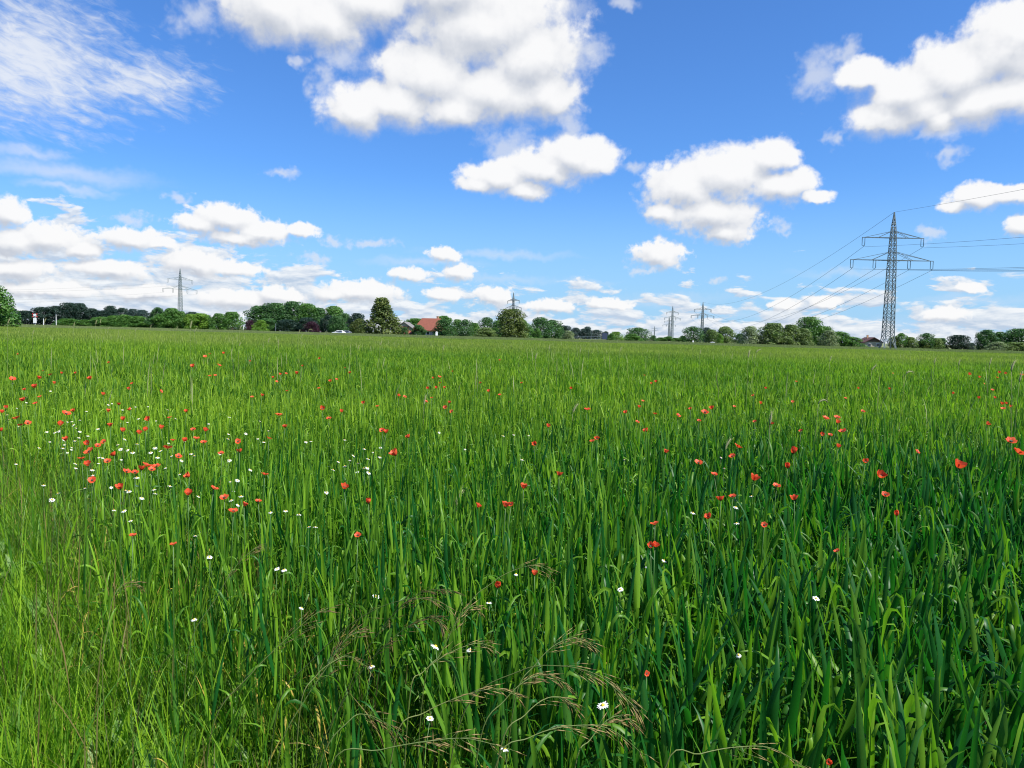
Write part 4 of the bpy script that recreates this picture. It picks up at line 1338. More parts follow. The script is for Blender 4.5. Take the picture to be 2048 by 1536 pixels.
def crown_mesh(shape, seed, mat, nleaf=5200):
    """crown in a unit box (1 wide, 1 tall, from z=0): leaf clumps through many lobes, gaps between"""
    r = np.random.default_rng(seed)
    L = []
    nl = {'round': 44, 'cone': 54, 'hedge': 44, 'tall': 42, 'bush': 36, 'open': 30}[shape]
    lo = 0.05 if shape in ('round', 'tall', 'open') else 0.0
    for i in range(nl):
        z = lo + (1 - lo) * (i + r.random()) / nl
        t = (z - lo) / (1 - lo)
        if shape == 'cone':
            prof = 0.5 * (1 - t) ** 0.78 * min(1, 0.74 + t * 1.6) + 0.025
        elif shape == 'hedge':
            prof = 0.49 * (1 - (max(0, t - 0.30) / 0.70) ** 1.6 * 0.80)
        elif shape == 'bush':
            prof = 0.5 * max(0.05, 1 - t ** 2.2) ** 0.6
        elif shape == 'tall':
            prof = 0.5 * math.sin(math.pi * (0.16 + 0.80 * t)) ** 0.55
        else:
            prof = 0.5 * max(0.06, 1 - abs((t - 0.40) / 0.60) ** 2.1) ** 0.62
        a = i * 2.399 + r.normal(0, 0.35)
        rad = r.uniform(0.10, 0.19) * (0.75 if shape == 'cone' else 1.0) * (0.8 if shape == 'open' else 1)
        q_ = max(0.0, prof - rad * 0.75) * r.uniform(0.45, 1.05)
        L.append((q_ * math.cos(a), q_ * math.sin(a), min(z, 1 - rad * r.uniform(0.45, 0.9)), rad))
    L = np.array(L)
    w = L[:, 3] ** 2
    idx = r.choice(len(L), nleaf, p=w / w.sum())
    n = r.normal(0, 1, (nleaf, 3))
    n /= np.linalg.norm(n, axis=1)[:, None]
    n[:, 2] += 0.15
    rr = L[idx, 3] * (0.55 + 0.45 * r.random(nleaf) ** 0.4) * (1 + 0.22 * (r.random(nleaf) ** 6))
    c = L[idx, :3] + n * rr[:, None] * np.array([1, 1, 0.9])
    c[:, 2] = np.clip(c[:, 2], 0.0, 1.03)
    nn_ = n + r.normal(0, 0.6, (nleaf, 3))
    nn_ /= np.linalg.norm(nn_, axis=1)[:, None]
    u = np.cross(nn_, r.normal(0, 1, (nleaf, 3)))
    u /= np.linalg.norm(u, axis=1)[:, None]
    v = np.cross(nn_, u)
    s = r.uniform(0.013, 0.028, nleaf)[:, None]
    k = np.array([0.55, 0.75])
    V_ = np.stack([c - u * s, c - v * s * 0.62, c + u * s * 1.1, c + v * s * 0.62], 1)
    lobe_t = r.normal(0, 0.16, len(L))[idx]
    tint = np.clip(0.45 + lobe_t + r.normal(0, 0.20, nleaf), 0, 1)
    return mesh_np('crown', V_.reshape(-1, 3), np.arange(nleaf * 4).reshape(-1, 4), [mat], {'tint': ('FLOAT', np.repeat(tint, 4).astype(np.float32))}, smooth=False)


def trunk_mesh(seed):
    """unit-high trunk with limbs"""
    r = np.random.default_rng(seed)
    mb = MB()
    mb.tube([(0, 0, -0.02), (0.004, 0, 0.1), (0.01, 0.006, 0.3), (0.0, 0.01, 0.55), (0.01, 0, 0.8)], [0.034, 0.026, 0.021, 0.013, 0.004], 8)
    for k in range(7):
        a = k * 2.4 + r.normal(0, 0.3)
        z = 0.16 + 0.07 * k
        e_ = Vector((0.30 * math.cos(a), 0.30 * math.sin(a), z + 0.24))
        mb.tube([(0, 0, z), e_ * 0.5 + Vector((0, 0, z * 0.5 - 0.02)), e_], [0.013, 0.008, 0.002], 6)
    return mb.mesh('trunk', M['bark'], True)


TRUNKS = [trunk_mesh(i) for i in range(3)]
CROWNS = {}
tr = np.random.default_rng(5)


def tree(l, r_, top, Y, kind, shape, label, group=None, name='tree', seed=None):
    cx = (l + r_) / 2
    f = foot(cx, Y)
    w = (r_ - l) / FPX * Y * (1.62 if shape == 'cone' else 1.38 if shape in ('hedge', 'bush', 'tall') else 1.30)
    H = (at_depth(cx, top, Y).z - f.z) * 1.0
    v = int(tr.integers(0, 3)) if seed is None else seed
    key = (kind, shape, v)
    if key not in CROWNS:
        CROWNS[key] = crown_mesh(shape, 40 + v * 7 + len(shape) * 3, M['fol_' + kind], 8500 if w > 9 else 6000)
    root = empty(name, f, tr.uniform(0, 6.28))
    c = link('crown', CROWNS[key], root)
    c.scale = (w, w, H)
    t = link('trunk', TRUNKS[v], root)
    t.scale = (w * 0.9, w * 0.9, H * 0.95)
    tag(root, label, 'bush' if name == 'bush' else 'tree', group)


WOOD = 'trees of the dark wood on the left'
HEDGE = 'trees of the green row on the left'
GROVE = 'trees of the grove left of the conical tree'
GARD = 'garden trees right of the red roofed house'
tree(-66, 28, 574, 115, 'mid', 'round', 'sunny leafy tree cut off by the left picture edge', seed=0)
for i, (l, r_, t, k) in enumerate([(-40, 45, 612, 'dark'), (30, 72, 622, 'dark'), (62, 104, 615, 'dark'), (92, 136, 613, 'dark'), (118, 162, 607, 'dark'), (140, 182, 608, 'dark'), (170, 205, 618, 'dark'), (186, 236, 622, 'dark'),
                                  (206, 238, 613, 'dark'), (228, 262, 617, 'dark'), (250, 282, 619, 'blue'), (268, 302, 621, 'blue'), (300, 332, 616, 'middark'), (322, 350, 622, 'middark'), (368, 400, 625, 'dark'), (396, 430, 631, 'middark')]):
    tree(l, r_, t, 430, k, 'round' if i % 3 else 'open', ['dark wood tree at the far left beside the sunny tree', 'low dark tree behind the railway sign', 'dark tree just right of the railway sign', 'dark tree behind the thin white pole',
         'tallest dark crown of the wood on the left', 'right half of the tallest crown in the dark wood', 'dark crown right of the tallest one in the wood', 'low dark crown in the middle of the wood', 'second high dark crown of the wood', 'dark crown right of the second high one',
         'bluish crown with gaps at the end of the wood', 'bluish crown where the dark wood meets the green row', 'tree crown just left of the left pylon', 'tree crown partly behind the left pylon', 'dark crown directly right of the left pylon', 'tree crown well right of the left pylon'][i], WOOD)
for i, (l, r_, t, k) in enumerate([(113, 165, 638, 'mid'), (148, 196, 640, 'mid'), (182, 224, 634, 'mid'), (205, 256, 632, 'mid'), (232, 268, 630, 'mid'), (254, 300, 633, 'mid'), (288, 330, 637, 'middark'), (300, 352, 629, 'mid'),
                                  (322, 366, 618, 'mid'), (346, 378, 624, 'mid'), (364, 400, 629, 'bright'), (378, 425, 628, 'bright'), (396, 420, 640, 'bright'), (418, 456, 628, 'mid'), (442, 488, 625, 'mid')]):
    tree(l, r_, t, 300, k, 'hedge' if i % 2 else 'bush', ['first low bush of the green row from the left', 'second low bush of the green row from the left', 'third bush of the green row from the left', 'wide bush in the green row below the second high dark crown',
         'bush below the bluish crowns', 'wide bush before the end of the dark wood', 'darker bush left of the left pylon', 'round bush at the foot of the left pylon', 'tallest bush, in front of the left pylon', 'bush just right of the left pylon foot',
         'bright bush right of the left pylon', 'brightest wide bush of the green row', 'low yellow green bush before the brightest one', 'bush second from the right end of the green row', 'tall pointed bush at the right end of the green row'][i], HEDGE)
tree(489, 511, 641, 285, 'purple', 'bush', 'small purple leaved tree at the left end of the grove', name='tree')
tree(507, 536, 641, 280, 'bright', 'bush', 'bright green small tree beside the purple one')
tree(505, 523, 655, 270, 'bright', 'bush', 'low yellow green bush below the purple tree', name='bush')
for i, (l, r_, t, k, s) in enumerate([(497, 558, 613, 'middark', 'tall'), (522, 580, 608, 'middark', 'round'), (554, 615, 605, 'middark', 'round'), (588, 640, 609, 'mid', 'round'), (612, 660, 618, 'middark', 'round'), (640, 694, 614, 'mid', 'round'), (508, 560, 638, 'middark', 'hedge'),
                                     (548, 602, 640, 'dark', 'hedge'), (590, 640, 636, 'dark', 'hedge'), (640, 672, 632, 'dark', 'round'), (676, 704, 628, 'middark', 'open')]):
    tree(l, r_, t, 335 if t < 625 else 318, k, s, ['leftmost high crown of the grove', 'second high crown of the grove from the left', 'highest broad crown in the middle of the grove', 'bright topped crown right of the highest one', 'lower crown between two high ones in the grove',
         'high crown at the right of the grove', 'dark undergrowth tree below the left crowns', 'dark undergrowth tree below the highest crown', 'dark undergrowth tree beside the dark purple shrub', 'shaded tree behind the dark purple shrub', 'loose crown at the right end of the grove'][i], GROVE)
tree(606, 640, 644, 296, 'purple', 'bush', 'dark purple round shrub before the grove', seed=1)
tree(656, 694, 634, 276, 'middark', 'hedge', 'green tree directly behind the white car')
tree(694, 733, 628, 300, 'dark', 'round', 'dark tree between the grove and the conical tree')
tree(702, 732, 638, 284, 'olive', 'bush', 'yellow olive tree in front of the dark one')
tree(731, 795, 598, 262, 'olive', 'cone', 'big conical tree, the tallest of the tree line')
tree(784, 802, 646, 320, 'middark', 'round', 'dark tree behind the gable house')
tree(808, 856, 638, 330, 'mid', 'round', 'tree between the gable house and the red roofed house')
tree(822, 850, 650, 270, 'middark', 'bush', 'bush left of the red roofed house', name='bush')
tree(802, 818, 655, 262, 'middark', 'bush', 'bush covering the gable house front', name='bush')
for i, (l, r_, t, k, s, Y) in enumerate([(866, 906, 633, 'mid', 'open', 305), (868, 908, 640, 'middark', 'hedge', 262), (900, 928, 640, 'mid', 'hedge', 285), (914, 946, 640, 'middark', 'round', 275), (934, 962, 647, 'mid', 'bush', 285), (954, 992, 636, 'middark', 'round', 290), (950, 992, 656, 'oliveg', 'bush', 262),
                                        (984, 1008, 642, 'mid', 'round', 280)]):
    tree(l, r_, t, Y, k, s, ['tree rising over the right end of the red roof', 'dark bushy tree covering the right of the red roof', 'slim tree second right of the red roof', 'round garden tree midway to the olive tree', 'low garden tree left of the tall grey green one',
         'tall grey green garden tree', 'low pale bush below the tall garden tree', 'tree touching the left of the big olive tree'][i], GARD)
tree(994, 1050, 620, 252, 'olive', 'tall', 'big olive coloured tree standing before the middle pylon', seed=1)
tree(1026, 1062, 640, 258, 'mid', 'bush', 'green tree growing at the right of the big olive tree')
tree(1056, 1104, 636, 300, 'middark', 'round', 'broad dark round tree right of the big olive tree')
tree(1080, 1126, 641, 305, 'middark', 'round', 'second dark round tree beside the broad one')
tree(1108, 1142, 652, 310, 'dark', 'round', 'smaller dark tree at the end of the round trees')
tree(1064, 1082, 658, 270, 'mid', 'bush', 'low bush in front of the broad dark tree', name='bush')
tree(1124, 1150, 662, 268, 'willow', 'bush', 'pale grey bush at the end of the round trees', name='bush')
for i, (l, r_, t) in enumerate([(1140, 1162, 656), (1156, 1182, 658), (1164, 1184, 654), (1180, 1204, 660), (1203, 1218, 663)]):
    tree(l, r_, t, 560, 'blue', 'round', 'far bluish tree behind the railing', 'far bluish trees behind the railing')
tree(1214, 1232, 668, 300, 'mid', 'bush', 'low bush right of the dark board', name='bush')
tree(1216, 1248, 664, 330, 'bright', 'bush', 'bright bush between the dark board and the spreading tree', name='bush')
tree(1246, 1282, 668, 345, 'mid', 'bush', 'bush at the foot of the spreading tree', name='bush')
tree(1252, 1300, 656, 360, 'middark', 'round', 'dark spreading tree left of the far pylons', seed=2)
tree(1298, 1314, 671, 420, 'middark', 'bush', 'small bush right of the spreading tree', name='bush')
for i, (l, r_, t) in enumerate([(1310, 1334, 675), (1326, 1348, 673), (1340, 1362, 676), (1356, 1374, 672)]):
    tree(l, r_, t, 520, 'mid', 'bush', 'low far bush under the far pylons', 'low bushes under the far pylons', 'bush')
tree(1366, 1406, 654, 420, 'middark', 'round', 'dark round tree left of the medium pylon')
tree(1402, 1424, 656, 450, 'blue', 'round', 'bluish tree directly behind the medium pylon')
tree(1408, 1436, 660, 400, 'oliveg', 'tall', 'grey green tree right of the medium pylon')
tree(1430, 1470, 654, 410, 'oliveg', 'round', 'pale crowned tree second right of the medium pylon')
tree(1434, 1446, 668, 380, 'bright', 'bush', 'small bright bush between the pale trees', name='bush')
tree(1468, 1492, 668, 400, 'middark', 'bush', 'low dark tree left of the grey willow')
COPSE = 'trees of the copse left of the large pylon'
for i, (l, r_, t, k, s) in enumerate([(1477, 1522, 654, 'willow', 'bush'), (1516, 1578, 648, 'oliveg', 'bush'), (1556, 1604, 651, 'oliveg', 'bush'), (1594, 1642, 636, 'mid', 'round'), (1588, 1626, 658, 'oliveg', 'bush'), (1624, 1668, 654, 'mid', 'round'), (1640, 1676, 662, 'willow', 'bush'), (1660, 1700, 664, 'mid', 'bush'),
                                     (1682, 1724, 674, 'mid', 'bush'), (1530, 1560, 668, 'olive', 'bush')]):
    tree(l, r_, t, 225 if k != 'mid' else 238, k, s, ['pale grey willow at the left end of the copse', 'widest olive bush of the copse', 'olive bush next to the tallest copse tree', 'tallest tree of the copse', 'olive bush below the tallest copse tree', 'tree sloping right of the tallest copse tree',
         'pale willow bush on the right of the copse', 'green bush second from the right end of the copse', 'lowest bush at the right end beside the house', 'yellowish bush low before the widest one'][i], COPSE, 'bush' if s == 'bush' else 'tree')
FARR = 'trees right of the large pylon'
for i, (l, r_, t, k, s) in enumerate([(1776, 1800, 674, 'olive', 'round'), (1788, 1814, 667, 'mid', 'open'), (1806, 1836, 675, 'oliveg', 'bush'), (1836, 1868, 667, 'middark', 'round'), (1832, 1862, 680, 'olive', 'bush'), (1854, 1890, 677, 'oliveg', 'bush'), (1872, 1896, 677, 'middark', 'open'), (1896, 1936, 671, 'dark', 'round'),
                                     (1930, 1956, 686, 'blue', 'bush'), (1952, 1992, 661, 'middark', 'round'), (1976, 2024, 665, 'middark', 'round'), (2004, 2080, 659, 'middark', 'round'), (1976, 2016, 684, 'willow', 'bush'), (2004, 2064, 685, 'oliveg', 'bush')]):
    tree(l, r_, t, 350 if i < 9 else 325 if i < 12 else 290, k, s, ['olive tree touching the foot of the large pylon', 'first airy tree right of the large pylon', 'low grey green bush right of the airy tree', 'rounded dark crown right of the airy tree', 'olive bush below the rounded dark crown', 'low bush between two dark trees on the right',
         'thin open tree left of the darkest round tree', 'darkest round tree on the right', 'distant low bluish bush in the gap', 'left crown of the wood at the right edge', 'middle crown of the wood at the right edge', 'last crown of the wood cut by the right edge', 'pale bush below the right edge wood', 'grey green bush at the right edge'][i], FARR, 'bush' if s == 'bush' else 'tree')

# ------------------------------------------------------------------ houses
M['render_wall'] = plain('rendered_wall', (0.34, 0.30, 0.22), 0.9, 0, 0.08, 1.2)
M['white_wall'] = plain('white_wall', (0.26, 0.27, 0.28), 0.9, 0, 0.06, 1.2)
M['brick_wall'] = plain('brick_wall', (0.46, 0.26, 0.14), 0.9, 0, 0.2, 2.5)
M['tile_red'] = plain('red_roof_tiles', (0.175, 0.055, 0.034), 0.8, 0, 0.16, 1.4)
M['tile_dark'] = plain('dark_red_roof_tiles', (0.085, 0.036, 0.032), 0.8, 0, 0.18, 1.4)
M['tile_grey'] = plain('grey_roof', (0.14, 0.135, 0.13), 0.85, 0, 0.12, 1.4)
M['wood_dark'] = plain('dark_wood', (0.075, 0.045, 0.030), 0.8, 0, 0.2, 1.0)
M['pane'] = plain('window_glass', (0.03, 0.04, 0.05), 0.08, 0, 0.1, 1.0, 0.7)
M['white_paint'] = plain('white_paint', (0.78, 0.78, 0.77), 0.4, 0, 0.02, 1.0)
M['tyre'] = plain('tyre', (0.025, 0.025, 0.026), 0.85)
M['grey_paint'] = plain('grey_paint', (0.20, 0.22, 0.24), 0.35, 0.3, 0.05, 1.0)
M['red_paint'] = plain('red_paint', (0.60, 0.03, 0.03), 0.5, 0, 0.03, 1.0)
M['board_blue'] = plain('dark_blue_board', (0.030, 0.045, 0.085), 0.6, 0, 0.1, 1.0)
M['ivy'] = M['fol_middark']


def add_window(root, x, z, w, h, y, facing=-1):
    fr = MB()
    b = 0.07
    for lo, hi in (((x - w / 2, z - h / 2), (x + w / 2, z - h / 2 + b)), ((x - w / 2, z + h / 2 - b), (x + w / 2, z + h / 2)),
                   ((x - w / 2, z - h / 2 + b), (x - w / 2 + b, z + h / 2 - b)), ((x + w / 2 - b, z - h / 2 + b), (x + w / 2, z + h / 2 - b))):
        fr.box((lo[0], y - 0.06, lo[1]), (hi[0], y + 0.05, hi[1]))
    f = fr.build('window', M['white_paint'], root)
    p = MB()
    p.box((x - w / 2 + b, y - 0.02, z - h / 2 + b), (x + w / 2 - b, y + 0.04, z + h / 2 - b))
    p.build('pane', M['pane'], f)


def house(loc, rz, W_, D_, wall_h, roof_h, over, label, wallm, roofm, hip=0.0, wins=(), chim=None, trim=None):
    """ridge along local x; front wall at y = -D/2; hip shortens the ridge at both ends"""
    root = empty('house', loc, R(rz))
    b = MB()
    hw, hd = W_ / 2, D_ / 2
    if hip:
        b.box((-hw, -hd, -0.3), (hw, hd, wall_h))
    else:
        b.add([(-hw, -hd, -.3), (hw, -hd, -.3), (hw, hd, -.3), (-hw, hd, -.3), (-hw, -hd, wall_h), (hw, -hd, wall_h), (hw, hd, wall_h), (-hw, hd, wall_h), (-hw, 0, wall_h + roof_h), (hw, 0, wall_h + roof_h)],
              [(0, 1, 5, 4), (2, 3, 7, 6), (1, 2, 6, 9, 5), (3, 0, 4, 8, 7), (0, 3, 2, 1)])
    b.build('wall', wallm, root)
    ro = MB()
    s = roof_h / hd
    ex, ey = hw + over, hd + over
    z0, zr = wall_h - over * s + 0.06, wall_h + roof_h + 0.06
    rx0 = hw + over - (hip * (hd + over) if hip else 0)
    t = 0.22
    top = [(-ex, -ey, z0), (ex, -ey, z0), (ex, ey, z0), (-ex, ey, z0), (-rx0, 0, zr), (rx0, 0, zr)]
    bot = [(x, y, z + t) for x, y, z in top]
    if hip:
        ro.add(top + bot, [(6, 7, 11, 10), (8, 9, 10, 11), (7, 8, 11), (9, 6, 10), (0, 4, 5, 1), (2, 5, 4, 3), (1, 5, 2), (3, 4, 0), (0, 1, 7, 6), (1, 2, 8, 7), (2, 3, 9, 8), (3, 0, 6, 9)])
    else:                                              # open gables: only the two slopes with their edges
        ro.add(top + bot, [(6, 7, 11, 10), (8, 9, 10, 11), (0, 4, 5, 1), (2, 5, 4, 3), (0, 1, 7, 6), (2, 3, 9, 8), (1, 5, 11, 7), (5, 2, 8, 11), (4, 0, 6, 10), (3, 4, 10, 9)])
    rf = ro.build('roof', roofm, root)
    if chim:
        c = MB()
        c.box((chim - 0.35, 0.3, zr - 0.6), (chim + 0.35, 0.95, zr + 0.9))
        c.box((chim - 0.43, 0.22, zr + 0.9), (chim + 0.43, 1.03, zr + 1.02))
        c.build('chimney', M['brick_wall'], rf)
    for wx, wz, ww, wh in wins:
        add_window(root, wx, wz, ww, wh, -hd)
    tag(root, label, 'house')
    return root


f1 = foot(862, 285)
house(f1, -8, 11.0, 8.0, 2.6, 4.0, 0.5, 'low white house with a bright red tiled hipped roof', M['white_wall'], M['tile_red'], 0.55, [(-2.6, 1.4, 1.0, 1.2), (-0.2, 1.4, 1.0, 1.2), (2.6, 1.4, 1.0, 1.2)], 2.2)
f2 = foot(810, 283)
h2 = house(f2 + Vector((0, 3, 0)), 86, 9.0, 6.2, 2.9, 2.1, 0.35, 'pale gable ended house partly covered by creeper', M['render_wall'], M['tile_grey'], 0.0)
cr = np.random.default_rng(3)
nI = 700
iv = np.stack([np.full(nI, -4.56) - cr.random(nI) * 0.18, cr.normal(0.2, 1.3, nI).clip(-2.9, 2.9), cr.uniform(0.1, 3.6, nI)], 1)
u_ = cr.normal(0, 0.10, (nI, 3))
v_ = cr.normal(0, 0.10, (nI, 3))
ivm = mesh_np('creeper', np.stack([iv - u_, iv - v_, iv + u_, iv + v_], 1).reshape(-1, 3), np.arange(nI * 4).reshape(-1, 4), [M['fol_rust']], {'tint': ('FLOAT', np.repeat(cr.random(nI), 4).astype(np.float32))}, smooth=False)
link('creeper', ivm, h2)
# small tiled lean-to before it
lt = empty('shed', foot(817, 272), R(-6))
b = MB(); b.box((-1.3, -0.8, -0.2), (1.3, 0.8, 0.9)); b.build('wall', M['render_wall'], lt)
b = MB(); b.add([(-1.5, -1.0, 0.86), (1.5, -1.0, 0.86), (1.5, 1.0, 2.0), (-1.5, 1.0, 2.0), (-1.5, -1.0, 1.0), (1.5, -1.0, 1.0), (1.5, 1.0, 2.14), (-1.5, 1.0, 2.14)], [(0, 3, 2, 1), (4, 5, 6, 7), (0, 1, 5, 4), (1, 2, 6, 5), (2, 3, 7, 6), (3, 0, 4, 7)]); b.build('roof', M['tile_red'], lt)
tag(lt, 'small lean-to with an orange tiled roof before the gable house', 'shed')
f3 = foot(1738, 300)
h3 = house(f3, 82, 11.0, 6.2, 2.4, 1.7, 0.6, 'house with a dark red roof and wooden gable behind the large pylon', M['render_wall'], M['tile_dark'], 0.0)
b = MB(); b.add([(-5.53, -3.0, 2.65), (-5.53, 3.0, 2.65), (-5.53, 0, 4.38), (-5.6, -3.0, 2.65), (-5.6, 3.0, 2.65), (-5.6, 0, 4.38)], [(0, 1, 2), (5, 4, 3), (0, 3, 4, 1), (1, 4, 5, 2), (2, 5, 3, 0)]); b.build('gable', M['wood_dark'], h3)
for yy in (-1.5, 1.5):
    b = MB(); b.box((-5.58, yy - 0.6, 0.9), (-5.5, yy + 0.6, 2.1)); wv = b.build('window', M['white_paint'], h3)
    b = MB(); b.box((-5.62, yy - 0.5, 1.0), (-5.583, yy + 0.5, 2.0)); b.build('pane', M['pane'], wv)
b = MB(); b.box((-0.3, 0.4, 3.8), (0.3, 1.0, 5.2)); b.build('chimney', M['brick_wall'], h3)
f4 = foot(655, 322)
house(foot(657, 327), 10, 3.6, 5.0, 3.4, 2.0, 0.4, 'grey blue house half hidden in the grove', plain('blue_grey_wall', (0.24, 0.28, 0.34), 0.9), M['tile_grey'], 0.0, [(0.6, 2.6, 1.0, 1.2)])


# ------------------------------------------------------------------ car and far roadside things
def car(px, Y, label, paint, rz=0.0, L=4.3):
    f = foot(px, Y)
    root = empty('car', f + Vector((0, 0, 0.06)), R(rz))
    prof = [(-2.15, 0.32), (-2.12, 0.62), (-1.95, 0.78), (-1.15, 0.92), (-0.45, 1.38), (0.25, 1.48), (1.15, 1.44), (1.80, 1.05), (2.08, 0.95), (2.12, 0.40), (1.9, 0.28), (-1.9, 0.28)]
    b = MB()
    n = len(prof)
    rows = [(-0.86, 1.0), (-0.80, 1.02), (0.80, 1.02), (0.86, 1.0)]
    vs = []
    for y, s in rows:
        for x, z in prof:
            tuck = 0.16 if z > 1.0 else 0.0
            vs.append((x * s, y - math.copysign(tuck, y), z))
    fs = [tuple(range(n)), tuple(3 * n + i for i in range(n - 1, -1, -1))]
    fs += [(r_ * n + i, (r_ + 1) * n + i, (r_ + 1) * n + (i + 1) % n, r_ * n + (i + 1) % n) for r_ in range(3) for i in range(n)]
    b.add(vs, fs)
    b.build('body', paint, root, False)
    g = MB()
    for s in (-1, 1):
        y = s * 0.80
        q_ = [(-0.90, 1.00), (-0.38, 1.34), (0.20, 1.40), (1.05, 1.36), (1.45, 1.02)]
        g.add([(x, s * (0.87 if z < 1.05 else 0.715), z) for x, z in q_] + [(x, s * (0.83 if z < 1.05 else 0.68), z) for x, z in q_], [(0, 1, 2, 3, 4) if s < 0 else (4, 3, 2, 1, 0), (5, 6, 7, 8, 9)])
    g.build('window', M['pane'], root)
    for x in (-1.32, 1.30):
        for s in (-1, 1):
            w_ = MB()
            w_.tube([(x, s * 0.70, 0.31), (x, s * 0.90, 0.31)], 0.31, 16)
            wh = w_.build('wheel', M['tyre'], root)
            w_ = MB()
            w_.tube([(x, s * 0.89, 0.31), (x, s * 0.915, 0.31)], 0.19, 12)
            w_.build('rim', M['grey_paint'], wh)
    for s in (-1, 1):
        w_ = MB()
        w_.box((-2.13, s * 0.60 - 0.16, 0.62), (-2.02, s * 0.60 + 0.16, 0.76))
        w_.build('headlight', M['pane'], root)
    tag(root, label, 'car')


car(677, 254.5, 'white hatchback driving left along the field road', M['white_paint'])
car(690, 268, 'grey car mostly hidden behind the white one', M['grey_paint'], 4)

# railway crossing sign
r0 = empty('railway_sign', foot(71, 245))
b = MB(); b.tube([(0, 0, -0.2), (0, 0, 4.3)], 0.07, 8); b.build('post', M['white_paint'], r0)
b = MB()
for s in (-1, 1):
    d_ = Vector((math.cos(R(32)) * s, 0, math.sin(R(32))))
    y = -0.09 - 0.045 * (s > 0)
    c_ = Vector((0, y, 3.75))
    for q_, (t0, t1) in enumerate(((-0.95, -0.55), (-0.55, 0.55), (0.55, 0.95))):
        n_ = Vector((-d_.z, 0, d_.x)) * 0.15
        a_, e_ = c_ + d_ * t0, c_ + d_ * t1
        b.add([a_ - n_, e_ - n_, e_ + n_, a_ + n_] + [p_ + Vector((0, 0.03, 0)) for p_ in (a_ - n_, e_ - n_, e_ + n_, a_ + n_)], [(0, 1, 2, 3), (7, 6, 5, 4), (0, 4, 5, 1), (1, 5, 6, 2), (2, 6, 7, 3), (3, 7, 4, 0)], 0 if q_ == 1 else 1)
b.build('cross', [M['white_paint'], M['red_paint']], r0)
b = MB(); b.box((-0.5, -0.16, 1.3), (-0.08, -0.08, 2.9)); b.box((0.1, -0.16, 1.3), (0.5, -0.08, 2.9)); b.build('panel', M['white_paint'], r0)
tag(r0, 'red and white railway crossing cross on a post before the dark wood', 'railway sign')
for px, top, Y, lb in ((113, 629, 240, 'tall thin pale pole before the dark wood'), (88, 637, 238, 'short pale post between the railway sign and the tall pole'), (487, 628, 300, 'thin white mast beside the purple tree'), (551, 648, 290, 'grey mast carrying a line before the dark grove'),
                       (1183, 664, 300, 'grey lamp mast behind the railing')):
    f = foot(px, Y)
    H = at_depth(px, top, Y).z - f.z
    o = empty('post', f)
    b = MB(); b.tube([(0, 0, -0.2), (0, 0, H * 0.6), (0, 0, H)], [0.09, 0.08, 0.06], 8); b.build('pole', M['white_paint'] if Y < 301 and px < 500 else M['steel_far'], o)
    b = MB(); b.tube([(0, 0, H), (0, 0, H + 0.12)], [0.10, 0.05], 8); b.build('cap', M['steel_far'], o)
    tag(o, lb, 'post')
# board on two posts
o = empty('billboard', foot(1209, 262))
b = MB(); b.box((-0.85, -0.06, 0.9), (0.85, 0.06, 3.0)); b.build('board', M['board_blue'], o)
for s in (-1, 1):
    b = MB(); b.tube([(s * 0.62, 0.12, -0.2), (s * 0.62, 0.12, 2.9)], 0.055, 8); b.build('leg', M['steel_far'], o)
tag(o, 'dark blue board on two posts at the field edge', 'billboard')
# railing / low railway structure right of the round trees
o = empty('railing', foot(1174, 290))
b = MB()
for z in (1.15, 1.75):
    b.box((-5.0, -0.05, z - 0.07), (5.0, 0.05, z + 0.07))
b.build('rail', M['steel'], o)
for k in range(9):
    b = MB(); b.box((-5.0 + 1.25 * k - 0.06, 0.06, -0.2), (-5.0 + 1.25 * k + 0.06, 0.17, 1.9)); b.build('post', M['steel_far'], o)
tag(o, 'long grey two bar railing before the far bluish trees', 'railing')
o = empty('fence', foot(894, 262))
b = MB()
for z in (0.55, 1.0):
    b.box((-2.4, -0.04, z - 0.05), (2.4, 0.04, z + 0.05))
b.build('rail', M['steel_far'], o)
for k in range(4):
    b = MB(); b.box((-2.4 + 1.6 * k - 0.05, 0.05, -0.2), (-2.4 + 1.6 * k + 0.05, 0.14, 1.15)); b.build('post', M['steel_far'], o)
tag(o, 'short grey fence before the bushy tree by the red roof', 'fence')
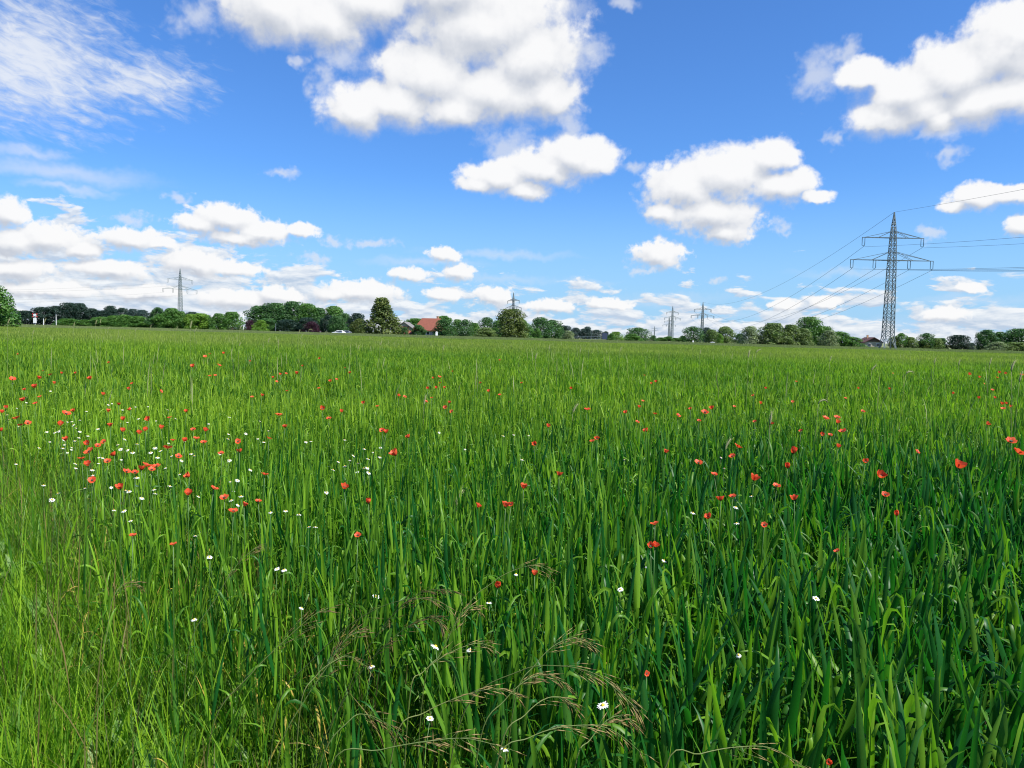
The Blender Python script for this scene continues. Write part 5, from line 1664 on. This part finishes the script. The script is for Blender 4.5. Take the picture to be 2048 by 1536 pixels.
for px, Y, w_, h_, lb in ((873, 255, 0.7, 1.9, 'tall white box at the corner of the red roofed house'), (1386, 235, 0.45, 1.2, 'small white marker box left of the medium pylon foot'), (1425, 240, 1.3, 0.95, 'wide white marker box right of the medium pylon foot')):
    o = empty('marker_box', foot(px, Y))
    b = MB(); b.box((-w_ / 2, -w_ / 2 * 0.6, -0.1), (w_ / 2, w_ / 2 * 0.6, h_)); b.build('cabinet', M['white_paint'], o)
    b = MB(); b.add([(-w_ / 2 - .05, -w_ * .3 - .05, h_), (w_ / 2 + .05, -w_ * .3 - .05, h_), (w_ / 2 + .05, w_ * .3 + .05, h_), (-w_ / 2 - .05, w_ * .3 + .05, h_), (0, 0, h_ + 0.15)], [(0, 3, 2, 1), (0, 1, 4), (1, 2, 4), (2, 3, 4), (3, 0, 4)]); b.build('lid', M['concrete'], o)
    tag(o, lb, 'cabinet')
for px, lb in ((560, 'left of two roadside marker posts below the grove'), (640, 'white marker post just left of the white car'), (612, 'right of two roadside marker posts below the grove'), (832, 'white marker post before the red roofed house'), (1190, 'white marker post before the railing')):
    o = empty('marker_post', foot(px, 250))
    b = MB(); b.box((-0.07, -0.06, -0.1), (0.07, 0.06, 0.75)); b.box((-0.07, -0.06, 0.95), (0.07, 0.06, 1.05)); b.build('post', M['white_paint'], o)
    b = MB(); b.box((-0.072, -0.062, 0.75), (0.072, 0.062, 0.95)); b.build('band', M['tyre'], o)
    tag(o, lb, 'marker post', 'roadside marker posts')
# rough grass along the road
rough_c = proto_collection('rough_grass', lambda r: grass_tufts(r, 60, 0.8, 3, 0.25, 0.6, 0.02, 0.05, 0.3, 0.8), 4, leaf_mat('rough_grass', ((0.075, 0.10, 0.022), (0.15, 0.155, 0.05)), 0.3, 0.6, 0.2, (0.03, 0.8)))
for y0, y1 in ((227, 250), (260, 300)):
    pts = wedge(y0, y1, 0.5, 0.72)
    scatter('rough_grass', pts, rng.uniform(0.7, 1.3, len(pts)), rough_c, 4, 0.05, 'rough olive grass beside the field road' if y0 < 240 else 'rough olive grass under the trees beyond the road', 'grass')
